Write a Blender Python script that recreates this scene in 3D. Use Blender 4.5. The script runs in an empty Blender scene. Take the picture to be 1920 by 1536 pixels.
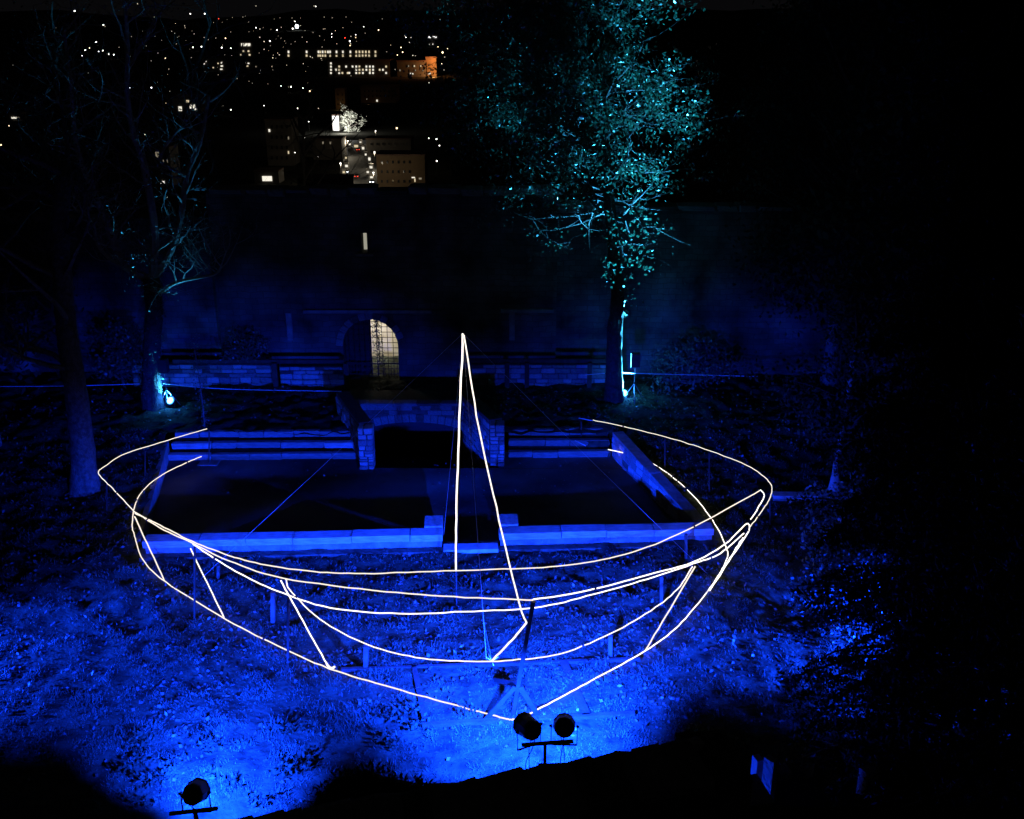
import bpy, math, random
import numpy as np
from mathutils import Vector, Quaternion, Matrix

# ------------------------------------------------------------------ scene, camera, world, exposure
sc = bpy.context.scene
COL = sc.collection
CAM_Z, PITCH, FPX = 12.0, math.radians(20.3), 1884.0      # photo is 1920 x 1536
cam_d = bpy.data.cameras.new('camera')
cam_d.sensor_width = 36.0
cam_d.lens = FPX / 1920 * 36
cam_d.clip_start, cam_d.clip_end = 0.1, 12000
cam = bpy.data.objects.new('camera', cam_d)
cam.location = (0, 0, CAM_Z)
cam.rotation_euler = (math.pi / 2 - PITCH, 0, 0)
COL.objects.link(cam)
sc.camera = cam

w = bpy.data.worlds.new("World"); sc.world = w
w.use_nodes = True
bg = w.node_tree.nodes['Background']
sky = w.node_tree.nodes.new('ShaderNodeTexSky')
sky.sky_type = 'NISHITA'; sky.sun_disc = False
sky.sun_elevation = math.radians(-4); sky.sun_rotation = math.radians(200)
mixn = w.node_tree.nodes.new('ShaderNodeMixRGB'); mixn.inputs[0].default_value = 0.985
mixn.inputs[2].default_value = (0.045, 0.043, 0.050, 1)         # even urban night glow
w.node_tree.links.new(sky.outputs[0], mixn.inputs[1])
w.node_tree.links.new(mixn.outputs[0], bg.inputs[0])
bg.inputs[1].default_value = 0.05

vs = sc.view_settings
vs.view_transform = 'Standard'; vs.look = 'None'; vs.gamma = 1.0; vs.exposure = 0.0
vs.use_curve_mapping = False
sc.render.engine = 'CYCLES'
sc.cycles.use_denoising = True
sc.cycles.max_bounces = 5; sc.cycles.diffuse_bounces = 2; sc.cycles.glossy_bounces = 2
sc.cycles.transmission_bounces = 2; sc.cycles.transparent_max_bounces = 4
sc.cycles.sample_clamp_indirect = 4.0
sc.cycles.caustics_reflective = False; sc.cycles.caustics_refractive = False
sc.cycles.use_light_tree = True

BLUE = (0.0022, 0.034, 1.0)
AQUA = (0.05, 0.50, 1.0)
POW_LEFT, POW_TWIN, POW_SIDE_L, POW_SIDE_R, FAR = 26000, 31000, 68000, 95000, 1.12
POW_UP_L, POW_UP_R = 3200, 105000

R = random.Random(7)
NP = np.random.default_rng(11)
cp, sp = math.cos(PITCH), math.sin(PITCH)

def ray(px, py):
    u, v = (px - 960) / FPX, (768 - py) / FPX
    return Vector((u, cp + v * sp, -sp + v * cp))
def PZ(px, py, z):
    d = ray(px, py); return Vector((0, 0, CAM_Z)) + d * ((z - CAM_Z) / d.z)
def PY(px, py, Y):
    d = ray(px, py); return Vector((0, 0, CAM_Z)) + d * (Y / d.y)

# ------------------------------------------------------------------ materials
def mat(name, col, rough=0.8, var=0.25, scale=8.0, bump=0.0, bscale=30.0, spec=0.3, metal=0.0, col2=None, transl=0.0, detail=4):
    m = bpy.data.materials.new(name); m.use_nodes = True
    nt = m.node_tree; b = nt.nodes['Principled BSDF']
    b.inputs['Roughness'].default_value = rough
    b.inputs['Metallic'].default_value = metal
    b.inputs['Specular IOR Level'].default_value = spec
    tc = nt.nodes.new('ShaderNodeTexCoord')
    n = nt.nodes.new('ShaderNodeTexNoise'); n.inputs['Scale'].default_value = scale; n.inputs['Detail'].default_value = detail
    nt.links.new(tc.outputs['Object'], n.inputs['Vector'])
    cr = nt.nodes.new('ShaderNodeValToRGB')
    cr.color_ramp.elements[0].position = 0.3; cr.color_ramp.elements[1].position = 0.7
    c2 = col2 or tuple(min(1, c * (1 + var)) for c in col)
    c1 = col if col2 else tuple(c * (1 - var) for c in col)
    cr.color_ramp.elements[0].color = (*c1, 1); cr.color_ramp.elements[1].color = (*c2, 1)
    nt.links.new(n.outputs['Fac'], cr.inputs['Fac'])
    nt.links.new(cr.outputs['Color'], b.inputs['Base Color'])
    if bump:
        n2 = nt.nodes.new('ShaderNodeTexNoise'); n2.inputs['Scale'].default_value = bscale; n2.inputs['Detail'].default_value = 5
        nt.links.new(tc.outputs['Object'], n2.inputs['Vector'])
        bp = nt.nodes.new('ShaderNodeBump'); bp.inputs['Strength'].default_value = bump; bp.inputs['Distance'].default_value = 0.05
        nt.links.new(n2.outputs['Fac'], bp.inputs['Height']); nt.links.new(bp.outputs['Normal'], b.inputs['Normal'])
    if transl:
        out = nt.nodes['Material Output']
        t = nt.nodes.new('ShaderNodeBsdfTranslucent'); nt.links.new(cr.outputs['Color'], t.inputs['Color'])
        mx = nt.nodes.new('ShaderNodeMixShader'); mx.inputs[0].default_value = transl
        nt.links.new(b.outputs[0], mx.inputs[1]); nt.links.new(t.outputs[0], mx.inputs[2])
        nt.links.new(mx.outputs[0], out.inputs['Surface'])
    return m

def emit(name, col, strength, nee=False):
    m = bpy.data.materials.new(name); m.use_nodes = True
    nt = m.node_tree; nt.nodes.remove(nt.nodes['Principled BSDF'])
    e = nt.nodes.new('ShaderNodeEmission'); e.inputs[0].default_value = (*col, 1); e.inputs[1].default_value = strength
    nt.links.new(e.outputs[0], nt.nodes['Material Output'].inputs['Surface'])
    m.cycles.emission_sampling = 'AUTO' if nee else 'NONE'
    return m

M = {}
M['lawn'] = mat('lawn_soil_and_turf', (0.012, 0.014, 0.010), 0.95, scale=3.0, col2=(0.05, 0.062, 0.042), bump=0.9, bscale=9, spec=0.1)
M['grass'] = mat('grass_blades', (0.030, 0.050, 0.034), 0.6, scale=2.6, col2=(0.10, 0.14, 0.11), spec=0.25, transl=0.25)
M['leaf_litter'] = mat('fallen_leaves', (0.075, 0.06, 0.055), 0.5, var=0.6, scale=3, spec=0.5)
M['gravel'] = mat('packed_gravel', (0.018, 0.0175, 0.017), 0.9, scale=0.45, col2=(0.15, 0.146, 0.142), bump=0.5, bscale=40, spec=0.1)
M['stone'] = mat('limestone_block', (0.28, 0.27, 0.26), 0.85, scale=5, col2=(0.44, 0.42, 0.40), bump=0.7, bscale=22, spec=0.2)
M['stone_dark'] = mat('weathered_limestone', (0.13, 0.125, 0.12), 0.9, scale=4, col2=(0.24, 0.23, 0.21), bump=0.8, bscale=18, spec=0.15)
M['slab'] = mat('coping_slab_stone', (0.24, 0.235, 0.23), 0.8, scale=4, col2=(0.48, 0.47, 0.46), bump=0.4, bscale=35, spec=0.2)
M['mortar'] = mat('lime_mortar', (0.075, 0.07, 0.065), 0.95, scale=10, spec=0.1)
M['rubble'] = mat('rubble_masonry', (0.02, 0.019, 0.018), 0.95, scale=0.7, col2=(0.16, 0.155, 0.145), bump=1.0, bscale=3.2, spec=0.1, detail=8)
def courses(m):
    nt = m.node_tree; b = nt.nodes['Principled BSDF']
    tc = nt.nodes.new('ShaderNodeTexCoord'); mp = nt.nodes.new('ShaderNodeMapping'); mp.inputs['Rotation'].default_value = (math.pi / 2, 0, 0)
    nz = nt.nodes.new('ShaderNodeTexNoise'); nz.inputs['Scale'].default_value = 1.6; nz.inputs['Detail'].default_value = 4
    ad = nt.nodes.new('ShaderNodeMixRGB'); ad.blend_type = 'ADD'; ad.inputs[0].default_value = .22
    nt.links.new(tc.outputs['Object'], nz.inputs['Vector']); nt.links.new(tc.outputs['Object'], ad.inputs[1]); nt.links.new(nz.outputs['Color'], ad.inputs[2])
    nt.links.new(ad.outputs[0], mp.inputs['Vector'])
    br = nt.nodes.new('ShaderNodeTexBrick'); br.inputs['Scale'].default_value = 1.0; br.inputs['Brick Width'].default_value = .46; br.inputs['Row Height'].default_value = .21
    br.inputs['Mortar Size'].default_value = .018; br.inputs['Mortar Smooth'].default_value = .4; br.inputs['Color1'].default_value = (1, 1, 1, 1); br.inputs['Color2'].default_value = (.45, .45, .45, 1); br.inputs['Mortar'].default_value = (.22, .22, .22, 1)
    nt.links.new(mp.outputs[0], br.inputs['Vector'])
    old = b.inputs['Base Color'].links[0].from_socket
    mx = nt.nodes.new('ShaderNodeMixRGB'); mx.blend_type = 'MULTIPLY'; mx.inputs[0].default_value = .5
    nt.links.new(old, mx.inputs[1]); nt.links.new(br.outputs['Color'], mx.inputs[2]); nt.links.new(mx.outputs[0], b.inputs['Base Color'])
courses(M['rubble'])
M['dark_wall'] = mat('mossy_wall_and_shade', (0.05, 0.05, 0.04), 0.95, scale=3, col2=(0.10, 0.10, 0.085), bump=0.9, bscale=8, spec=0.1)
M['bark'] = mat('rough_bark', (0.06, 0.052, 0.046), 0.9, scale=9, col2=(0.16, 0.145, 0.13), bump=1.0, bscale=26, spec=0.2)
M['bark_dark'] = mat('dark_bark', (0.025, 0.022, 0.02), 0.9, scale=9, col2=(0.06, 0.054, 0.05), bump=1.0, bscale=26, spec=0.15)
M['bark_pale'] = mat('pale_bark', (0.16, 0.15, 0.14), 0.75, scale=9, col2=(0.32, 0.30, 0.28), bump=0.6, bscale=30, spec=0.35)
M['leaf'] = mat('broad_leaves', (0.018, 0.050, 0.030), 0.28, scale=1.1, col2=(0.040, 0.11, 0.065), spec=0.9, transl=0.25)
M['leaf_dark'] = mat('dark_evergreen_leaves', (0.014, 0.022, 0.012), 0.7, scale=1.5, col2=(0.03, 0.045, 0.025), spec=0.2)
M['ivy'] = mat('ivy_leaves', (0.035, 0.06, 0.045), 0.45, scale=3, col2=(0.06, 0.09, 0.065), spec=0.5)
M['timber'] = mat('weathered_timber', (0.14, 0.12, 0.11), 0.8, scale=5, col2=(0.24, 0.21, 0.19), bump=0.4, bscale=40)
M['timber_mid'] = mat('mid_timber', (0.05, 0.045, 0.042), 0.85, scale=5, col2=(0.10, 0.09, 0.082), bump=0.4, bscale=40)  # timber in a mid-dark tone, used for the thick stakes
M['timber_dark'] = mat('tarred_timber', (0.035, 0.03, 0.027), 0.85, scale=5, var=0.4, bump=0.4, bscale=30)
M['iron'] = mat('black_iron', (0.018, 0.017, 0.016), 0.6, var=0.3, metal=0.0, spec=0.3)
M['lamp_black'] = mat('black_lamp_paint', (0.016, 0.016, 0.017), 0.55, var=0.2, spec=0.35)
M['steel'] = mat('scuffed_steel', (0.25, 0.25, 0.26), 0.4, var=0.25, metal=0.7, spec=0.5)
M['cable'] = mat('rubber_cable', (0.02, 0.02, 0.02), 0.6, spec=0.4)
M['wire'] = mat('galvanised_wire', (0.45, 0.45, 0.47), 0.45, var=0.1, metal=0.3)
M['rope'] = mat('pale_rope', (0.6, 0.58, 0.54), 0.7, var=0.15)
M['plaster'] = mat('ochre_plaster', (0.42, 0.38, 0.27), 0.9, scale=2.0, col2=(0.58, 0.57, 0.52), bump=0.3, bscale=12, spec=0.1)
M['city_wall'] = mat('city_render', (0.10, 0.09, 0.08), 0.9, scale=0.1, var=0.2)
M['city_ochre'] = mat('city_ochre_render', (0.12, 0.08, 0.045), 0.9, scale=0.1, var=0.2)
M['city_pale'] = mat('city_pale_render', (0.6, 0.58, 0.54), 0.9, scale=0.1, var=0.1)
M['city_roof'] = mat('city_roof_tiles', (0.10, 0.06, 0.045), 0.9, scale=0.2, var=0.3)
M['hill'] = mat('dark_city_ground', (0.035, 0.035, 0.03), 1.0, scale=0.01, var=0.5, spec=0.0)
M['asphalt'] = mat('street_asphalt', (0.05, 0.05, 0.05), 0.75, scale=0.5, var=0.2)
M['car_light'] = mat('silver_car_paint', (0.45, 0.46, 0.48), 0.35, var=0.05, spec=0.6)
M['car_dark'] = mat('dark_car_paint', (0.05, 0.055, 0.07), 0.35, var=0.05, spec=0.6)
M['glass_dark'] = mat('dark_glass', (0.02, 0.022, 0.025), 0.1, var=0.1, spec=0.6)
M['tyre'] = mat('tyre_rubber', (0.02, 0.02, 0.02), 0.9)
E = {}
E['led'] = emit('led_rope_light', (1.0, 0.88, 0.76), 1.6, nee=True)
E['led_dim'] = emit('led_rope_light_far', (1.0, 0.88, 0.76), 1.15, nee=True)
E['blue_lens'] = emit('blue_lamp_lens', (0.05, 0.25, 1.0), 12)
E['aqua_lens'] = emit('aqua_lamp_lens', (0.14, 0.62, 1.0), 7)
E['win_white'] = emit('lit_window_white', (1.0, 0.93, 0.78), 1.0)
E['win_cream'] = emit('lit_window_cream', (1.0, 0.82, 0.52), 0.75)
E['win_dim'] = emit('lit_window_dim', (1.0, 0.85, 0.6), 0.22)
E['slit'] = emit('lit_slit_pane', (0.40, 0.38, 0.30), 0.8)
E['lamp_white'] = emit('street_lamp_white', (1.0, 0.95, 0.85), 6.0)
E['lamp_warm'] = emit('street_lamp_warm', (1.0, 0.72, 0.38), 4.0)
E['lamp_faint'] = emit('street_lamp_faint', (1.0, 0.86, 0.62), 1.2)
E['lamp_red'] = emit('red_signal_light', (1.0, 0.06, 0.03), 3.0)
E['lamp_big'] = emit('stadium_floodlight', (0.85, 0.93, 1.0), 12.0)
E['sign'] = emit('lit_sign_and_glowing_front', (1.0, 0.98, 0.95), 2.0)

# ------------------------------------------------------------------ mesh helpers
class MB:
    def __init__(s): s.v = []; s.f = []
    def add(s, vs, fs):
        o = len(s.v); s.v += [tuple(p) for p in vs]; s.f += [tuple(i + o for i in f) for f in fs]; return s
    def box(s, c, size, rz=0.0, axis=None):
        hx, hy, hz = size[0] / 2, size[1] / 2, size[2] / 2
        pts = [Vector((x, y, z)) for z in (-hz, hz) for y in (-hy, hy) for x in (-hx, hx)]
        q = axis if axis is not None else Quaternion((0, 0, 1), rz)
        pts = [q @ p + Vector(c) for p in pts]
        return s.add(pts, [(0, 2, 3, 1), (4, 5, 7, 6), (0, 1, 5, 4), (2, 6, 7, 3), (0, 4, 6, 2), (1, 3, 7, 5)])
    def bar(s, a, b, wx, wy):
        a, b = Vector(a), Vector(b); d = b - a
        q = d.to_track_quat('Z', 'Y')
        return s.box((a + b) / 2, (wx, wy, d.length), axis=q)
    def tube(s, pts, r, k=6, cap=True):
        pts = [Vector(p) for p in pts]; n = len(pts)
        rs = r if isinstance(r, (list, tuple)) else [r] * n
        o = len(s.v); prev = None
        for i, p in enumerate(pts):
            t = (pts[min(i + 1, n - 1)] - pts[max(i - 1, 0)])
            if t.length < 1e-9: t = Vector((0, 0, 1))
            t.normalize()
            if prev is None:
                a = t.orthogonal().normalized()
            else:
                a = prev - t * prev.dot(t)
                a = a.normalized() if a.length > 1e-6 else t.orthogonal().normalized()
            prev = a; b = t.cross(a)
            for j in range(k):
                th = 2 * math.pi * j / k
                s.v.append(tuple(p + (a * math.cos(th) + b * math.sin(th)) * rs[i]))
        for i in range(n - 1):
            for j in range(k):
                s.f.append((o + i * k + j, o + i * k + (j + 1) % k, o + (i + 1) * k + (j + 1) % k, o + (i + 1) * k + j))
        if cap:
            s.f.append(tuple(o + j for j in reversed(range(k)))); s.f.append(tuple(o + (n - 1) * k + j for j in range(k)))
        return s
    def lathe(s, o, d, prof, k=16):
        o, d = Vector(o), Vector(d).normalized()
        return s.tube([o + d * h for h, r in prof], [max(r, 1e-4) for h, r in prof], k)
    def build(s, name, m, parent=None, base=(0, 0, 0), smooth=False, kind=None):
        me = bpy.data.meshes.new(name)
        b = Vector(base)
        me.from_pydata([(p[0] - b.x, p[1] - b.y, p[2] - b.z) for p in s.v], [], s.f)
        me.materials.append(m)
        if smooth: me.polygons.foreach_set('use_smooth', [True] * len(me.polygons))
        me.update()
        o = bpy.data.objects.new(name, me); COL.objects.link(o)
        if parent is not None: o.parent = parent
        if kind: o['kind'] = kind
        return o

def np_mesh(name, V, F, m, parent=None, kind=None):
    """V (n,3) array, F (m,k) array of one polygon size"""
    me = bpy.data.meshes.new(name); k = F.shape[1]
    me.vertices.add(len(V)); me.vertices.foreach_set('co', V.astype(np.float32).ravel())
    me.loops.add(F.size); me.loops.foreach_set('vertex_index', F.astype(np.int32).ravel())
    me.polygons.add(len(F)); me.polygons.foreach_set('loop_start', np.arange(0, F.size, k, dtype=np.int32))
    me.update(calc_edges=True); me.materials.append(m)
    o = bpy.data.objects.new(name, me); COL.objects.link(o)
    if parent is not None: o.parent = parent
    if kind: o['kind'] = kind
    return o

def leaves(name, P, ln, wd, m, parent=None, base=(0, 0, 0), droop=0.0, kind=None, flat=False, bias=None):
    """rhombic leaf faces at P with random orientation"""
    P = np.asarray(P, dtype=float); n = len(P)
    A = NP.normal(size=(n, 3)); A[:, 2] -= droop
    if bias is not None: A += bias
    if flat: A[:, 2] *= 0.25 if flat is True else flat
    A /= np.linalg.norm(A, axis=1)[:, None]
    B = NP.normal(size=(n, 3))
    if flat: B[:, 2] *= 0.25 if flat is True else flat
    B -= A * (A * B).sum(1)[:, None]; B /= np.linalg.norm(B, axis=1)[:, None]
    l = (NP.uniform(0.6, 1.25, n) * ln)[:, None]; wv = (NP.uniform(0.6, 1.2, n) * wd)[:, None]
    P = P - np.array(base)
    V = np.empty((n, 4, 3))
    V[:, 0] = P; V[:, 1] = P + A * l * 0.45 + B * wv * 0.5; V[:, 2] = P + A * l; V[:, 3] = P + A * l * 0.45 - B * wv * 0.5
    return np_mesh(name, V.reshape(-1, 3), np.arange(n * 4).reshape(n, 4), m, parent, kind)

def thing(name, label, cat, loc=(0, 0, 0), group=None):
    o = bpy.data.objects.new(name, None); COL.objects.link(o)
    o.location = loc; o.empty_display_size = 0.3
    return tag(o, label, cat, group)
def tag(o, label, cat, group=None):
    o['label'] = label; o['category'] = cat
    if group: o['group'] = group
    return o
def struct(o): o['kind'] = 'structure'; return o

def inst(name, me, loc, scale=(1, 1, 1), rz=0.0, parent=None, base=(0, 0, 0)):
    o = bpy.data.objects.new(name, me); COL.objects.link(o)
    o.location = Vector(loc) - Vector(base); o.scale = scale; o.rotation_euler = (0, 0, rz)
    if parent is not None: o.parent = parent
    return o

def spline(pts, n=8):
    pts = [Vector(p) for p in pts]; out = []
    for i in range(len(pts) - 1):
        p0 = pts[max(i - 1, 0)]; p1 = pts[i]; p2 = pts[i + 1]; p3 = pts[min(i + 2, len(pts) - 1)]
        for j in range(n):
            t = j / n
            out.append(0.5 * ((2 * p1) + (p2 - p0) * t + (2 * p0 - 5 * p1 + 4 * p2 - p3) * t * t + (3 * p1 - p0 - 3 * p2 + p3) * t ** 3))
    out.append(pts[-1]); return out

_tab = NP.uniform(-1, 1, (256, 256))
def vnoise(x, y, s):
    x = np.asarray(x) / s; y = np.asarray(y) / s
    xi = np.floor(x).astype(int); yi = np.floor(y).astype(int); fx = x - xi; fy = y - yi
    fx = fx * fx * (3 - 2 * fx); fy = fy * fy * (3 - 2 * fy)
    g = lambda a, b: _tab[a % 256, b % 256]
    return (g(xi, yi) * (1 - fx) + g(xi + 1, yi) * fx) * (1 - fy) + (g(xi, yi + 1) * (1 - fx) + g(xi + 1, yi + 1) * fx) * fy

# chamfered stones, unit size, six uneven variants per material
def stone_mesh(name, m, seed, ch=0.09, jit=0.05):
    rr = random.Random(seed); v = []; f = []
    mb = MB()
    c = 0.5
    vs = []
    for z in (-1, 1):
        for y in (-1, 1):
            for x in (-1, 1):
                j = Vector((rr.uniform(-jit, jit), rr.uniform(-jit, jit), rr.uniform(-jit, jit)))
                for ax in range(3):
                    p = [x * c, y * c, z * c]
                    for a in range(3):
                        if a != ax: p[a] *= (1 - 2 * ch)
                    vs.append(Vector(p) + j * (0.6 if ax != 1 else 1))
    idx = lambda x, y, z, ax: ((z > 0) * 4 + (y > 0) * 2 + (x > 0)) * 3 + ax
    F = []
    for s in (-1, 1):
        q = [(s, -1, -1), (s, 1, -1), (s, 1, 1), (s, -1, 1)]; F.append([idx(*k, 0) for k in (q if s > 0 else q[::-1])])
        q = [(-1, s, -1), (-1, s, 1), (1, s, 1), (1, s, -1)]; F.append([idx(*k, 1) for k in (q if s > 0 else q[::-1])])
        q = [(-1, -1, s), (1, -1, s), (1, 1, s), (-1, 1, s)]; F.append([idx(*k, 2) for k in (q if s > 0 else q[::-1])])
    for a in (-1, 1):
        for b in (-1, 1):
            F.append([idx(-1, a, b, 1), idx(1, a, b, 1), idx(1, a, b, 2), idx(-1, a, b, 2)])
            F.append([idx(a, -1, b, 0), idx(a, 1, b, 0), idx(a, 1, b, 2), idx(a, -1, b, 2)])
            F.append([idx(a, b, -1, 0), idx(a, b, 1, 0), idx(a, b, 1, 1), idx(a, b, -1, 1)])
            for cc in (-1, 1): F.append([idx(a, b, cc, 0), idx(a, b, cc, 1), idx(a, b, cc, 2)])
    F = [list(dict.fromkeys(q)) for q in F]
    me = bpy.data.meshes.new(name); me.from_pydata(vs, [], F); me.materials.append(m); me.update()
    import bmesh
    bm = bmesh.new(); bm.from_mesh(me); bmesh.ops.recalc_face_normals(bm, faces=bm.faces); bm.to_mesh(me); bm.free()
    return me
M['stone_b2'] = None
M['stone_b'] = mat('limestone_block_grey', (0.15, 0.145, 0.14), 0.85, scale=6, col2=(0.27, 0.26, 0.25), bump=0.8, bscale=20, spec=0.2)
M['stone_c'] = mat('limestone_block_pale', (0.30, 0.29, 0.27), 0.85, scale=6, col2=(0.46, 0.44, 0.41), bump=0.7, bscale=24, spec=0.2)
STONES = [stone_mesh('stone', M[k], i) for i, k in enumerate(('stone', 'stone_b', 'stone_c', 'stone', 'stone_b', 'stone', 'stone_c'))]
DSTONES = [stone_mesh('stone', M[k], 20 + i) for i, k in enumerate(('stone_dark', 'stone_dark', 'stone_b', 'dark_wall'))]
SLABS = [stone_mesh('coping_slab', M['slab'], 40 + i, ch=0.03, jit=0.012) for i in range(4)]
BSLABS = [stone_mesh('stone_block', M[k], 50 + i, ch=0.05, jit=0.02) for i, k in enumerate(('stone_b', 'stone_dark', 'stone', 'stone_b', 'stone_dark'))]

def stone_run(root, base, a, b, z0, z1, depth, course, slen, meshes, name='stone', gap=0.018, rnd=R):
    """coursed stones along a->b (xy), from z0 to z1, as parts of root"""
    a, b = Vector((a[0], a[1], 0)), Vector((b[0], b[1], 0)); L = (b - a).length; d = (b - a).normalized()
    rz = math.atan2(d.y, d.x); z = z0
    while z < z1 - 0.03:
        h = min(course * rnd.uniform(0.75, 1.3), z1 - z)
        if z1 - z - h < course * 0.5: h = z1 - z
        x = 0.0
        while x < L - 1e-3:
            l = slen * rnd.uniform(0.6, 1.45)
            if L - x - l < slen * 0.45: l = L - x
            c = a + d * (x + l / 2)
            inst(name, rnd.choice(meshes), (c.x, c.y, z + h / 2), (max(l - gap, .02), depth * rnd.uniform(0.95, 1.06), max(h - gap, .02)), rz, root, base)
            x += l
        z += h

def arch_wall(mb, x0, x1, z0, z1, cx, hw, zs, crown, y0, y1, n=16):
    """wall slab with an arched opening: half width hw, springing zs, crown height"""
    def q(xa, xb, za, zb, zc, zd):   # za..zb at xa, zc..zd at xb
        v = [(xa, y0, za), (xb, y0, zc), (xb, y0, zd), (xa, y0, zb), (xa, y1, za), (xb, y1, zc), (xb, y1, zd), (xa, y1, zb)]
        mb.add(v, [(0, 1, 2, 3), (5, 4, 7, 6), (0, 4, 5, 1), (3, 2, 6, 7), (0, 3, 7, 4), (1, 5, 6, 2)])
    if cx - hw > x0 + 1e-4: q(x0, cx - hw, z0, z1, z0, z1)
    if x1 > cx + hw + 1e-4: q(cx + hw, x1, z0, z1, z0, z1)
    f = lambda x: zs + (crown - zs) * math.sqrt(max(0, 1 - ((x - cx) / hw) ** 2))
    for i in range(n):
        ta, tb = math.pi * (1 - i / n), math.pi * (1 - (i + 1) / n)
        xa, xb = cx + hw * math.cos(ta), cx + hw * math.cos(tb)
        q(xa, xb, f(xa), z1, f(xb), z1)

# ------------------------------------------------------------------ ground of the castle garden
Yf = lambda x: 22.65 + 0.049 * x          # front curb line of the sunken court
Yr = lambda x: 29.10 + 0.02 * x           # foot of the rear steps
XL = lambda y: -9.5 - (y - 22.9) * 0.2
XR = lambda y: 5.1 + (y - 22.9) * (3.1 - 5.1) / (29.2 - 22.9)
PL = lambda y: -4.45 + (y - 28.25) * (-5.6 + 4.45) / 3.35    # passage left / right wall lines
PR = lambda y: -0.45 + (y - 28.5) * (-1.62 + 0.45) / 3.3
COURT_Z = -0.40
def in_court(x, y): return (x > XL(y)) & (x < XR(y)) & (y > Yf(x)) & (y < 30.2)
def in_pass(x, y): return (y > 28.2) & (y < 31.75) & (x > PL(y)) & (x < PR(y))
def height(x, y):
    x = np.asarray(x, float); y = np.asarray(y, float)
    z = 0.2 * np.clip((y - 24) / 6, 0, 1)
    z = z + 0.05 * vnoise(x, y, 1.7) + 0.05 * vnoise(x + 9, y, 0.60) + 0.055 * vnoise(x, y + 40, 0.30) * np.clip((y - 14.5) / 3.5, .4, 1.5)
    z = z + np.clip(np.abs(x) - 13, 0, 30) * 0.02
    # keep the ground flat where walls and steps stand on it
    return z
def ground():
    xs = np.arange(-34, 34.01, 0.12); ys = np.arange(6.0, 38.01, 0.12)
    X, Y = np.meshgrid(xs, ys); Z = height(X, Y)
    V = np.stack([X, Y, Z], -1).reshape(-1, 3); nx, ny = len(xs), len(ys)
    i, j = np.meshgrid(np.arange(nx - 1), np.arange(ny - 1))
    a = (j * nx + i).ravel(); F = np.stack([a, a + 1, a + nx + 1, a + nx], 1)
    cx = V[F, 0].mean(1); cy = V[F, 1].mean(1)
    bad = in_pass(cx, cy) | ((cx > XL(cy) - 0.1) & (cx < XR(cy) + 0.1) & (cy > Yf(cx) + 0.22) & (cy < 29.75) & ~((cx < -30)))
    o = np_mesh('lawn', V, F[~bad], M['lawn']); struct(o)
    o.data.polygons.foreach_set('use_smooth', [True] * len(o.data.polygons))
ground()
mb = MB()
nX = 40
vv = []; ff = []
ysn = [i / 24 for i in range(25)]
for t in ysn:
    for i in range(nX + 1):
        yq = 22.7 + t * 5.6; x = XL(yq) - 0.1 + (5.3 - XL(yq)) * i / nX
        y = Yf(x) + 0.05 + t * (28.32 - Yf(x) - 0.05)
        vv.append((x, y, COURT_Z + 0.012 * float(vnoise(x, y, 0.9))))
for j in range(24):
    for i in range(nX):
        a = j * (nX + 1) + i; ff.append((a, a + 1, a + nX + 2, a + nX + 1))
mb.add(vv, ff)
o = mb.build('courtyard_floor', M['gravel'], smooth=True); struct(o)
for nm, xa, xb in (('courtyard_floor', -10.9, -4.5), ('courtyard_floor', -0.4, 3.4)):
    m2 = MB(); m2.add([(xa, 28.32, COURT_Z), (xb, 28.32, COURT_Z), (xb, 29.6, COURT_Z), (xa, 29.6, COURT_Z)], [(0, 1, 2, 3)])
    struct(m2.build(nm, M['gravel']))

# terrain outside: castle hill falling to the city, then hills behind
PROF = [(36.9, -1.0), (60, -12), (120, -38), (250, -45), (400, -45), (800, -46), (1200, -33), (1600, -17), (2300, 14), (3200, 84), (3600, 96), (5200, 60), (9000, 40)]
def hz(x, y):
    z = float(np.interp(y, [p[0] for p in PROF], [p[1] for p in PROF]))
    if y > 1500: z += (y - 1500) * (0.010 * math.sin(x / 420.0 + 1.0) + .005 * math.sin(x / 131.0) + .003 * math.sin(x / 47.0 + 2))
    return z
hv = []; hf = []
ysn = [36.9, 45, 60, 85, 120, 180, 250, 320, 400, 500, 600, 700, 800, 1000, 1200, 1400, 1600, 1900, 2300, 2700, 3200, 3400, 3600, 4200, 5200, 7000, 9000]
nx = 60
for y in ysn:
    for i in range(nx + 1):
        x = (i / nx - 0.5) * (140 + 1.9 * y); hv.append((x, y, hz(x, y)))
for j in range(len(ysn) - 1):
    for i in range(nx):
        a = j * (nx + 1) + i; hf.append((a, a + 1, a + nx + 2, a + nx + 1))
struct(MB().add(hv, hf).build('city_hills', M['hill'], smooth=True))
def city_hit(px, py, dz=0.0):
    d = ray(px, py); y = 150.0
    while y < 9000:
        p = Vector((0, 0, CAM_Z)) + d * (y / d.y)
        if p.z <= hz(p.x, p.y) + dz: return p
        y *= 1.01
    return PY(px, py, 3300.0)

# ------------------------------------------------------------------ lamps (real sources of the picture's light)
def spot(name, pos, target, power, angle, blend, col, parent, base, radius=0.09):
    l = bpy.data.lights.new(name, 'SPOT'); l.energy = power; l.color = col
    l.spot_size = math.radians(angle); l.spot_blend = blend; l.shadow_soft_size = radius
    o = bpy.data.objects.new(name, l); COL.objects.link(o)
    o.location = Vector(pos) - Vector(base); o.parent = parent
    o.rotation_euler = (Vector(target) - Vector(pos)).to_track_quat('-Z', 'Y').to_euler()
    return o

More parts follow.
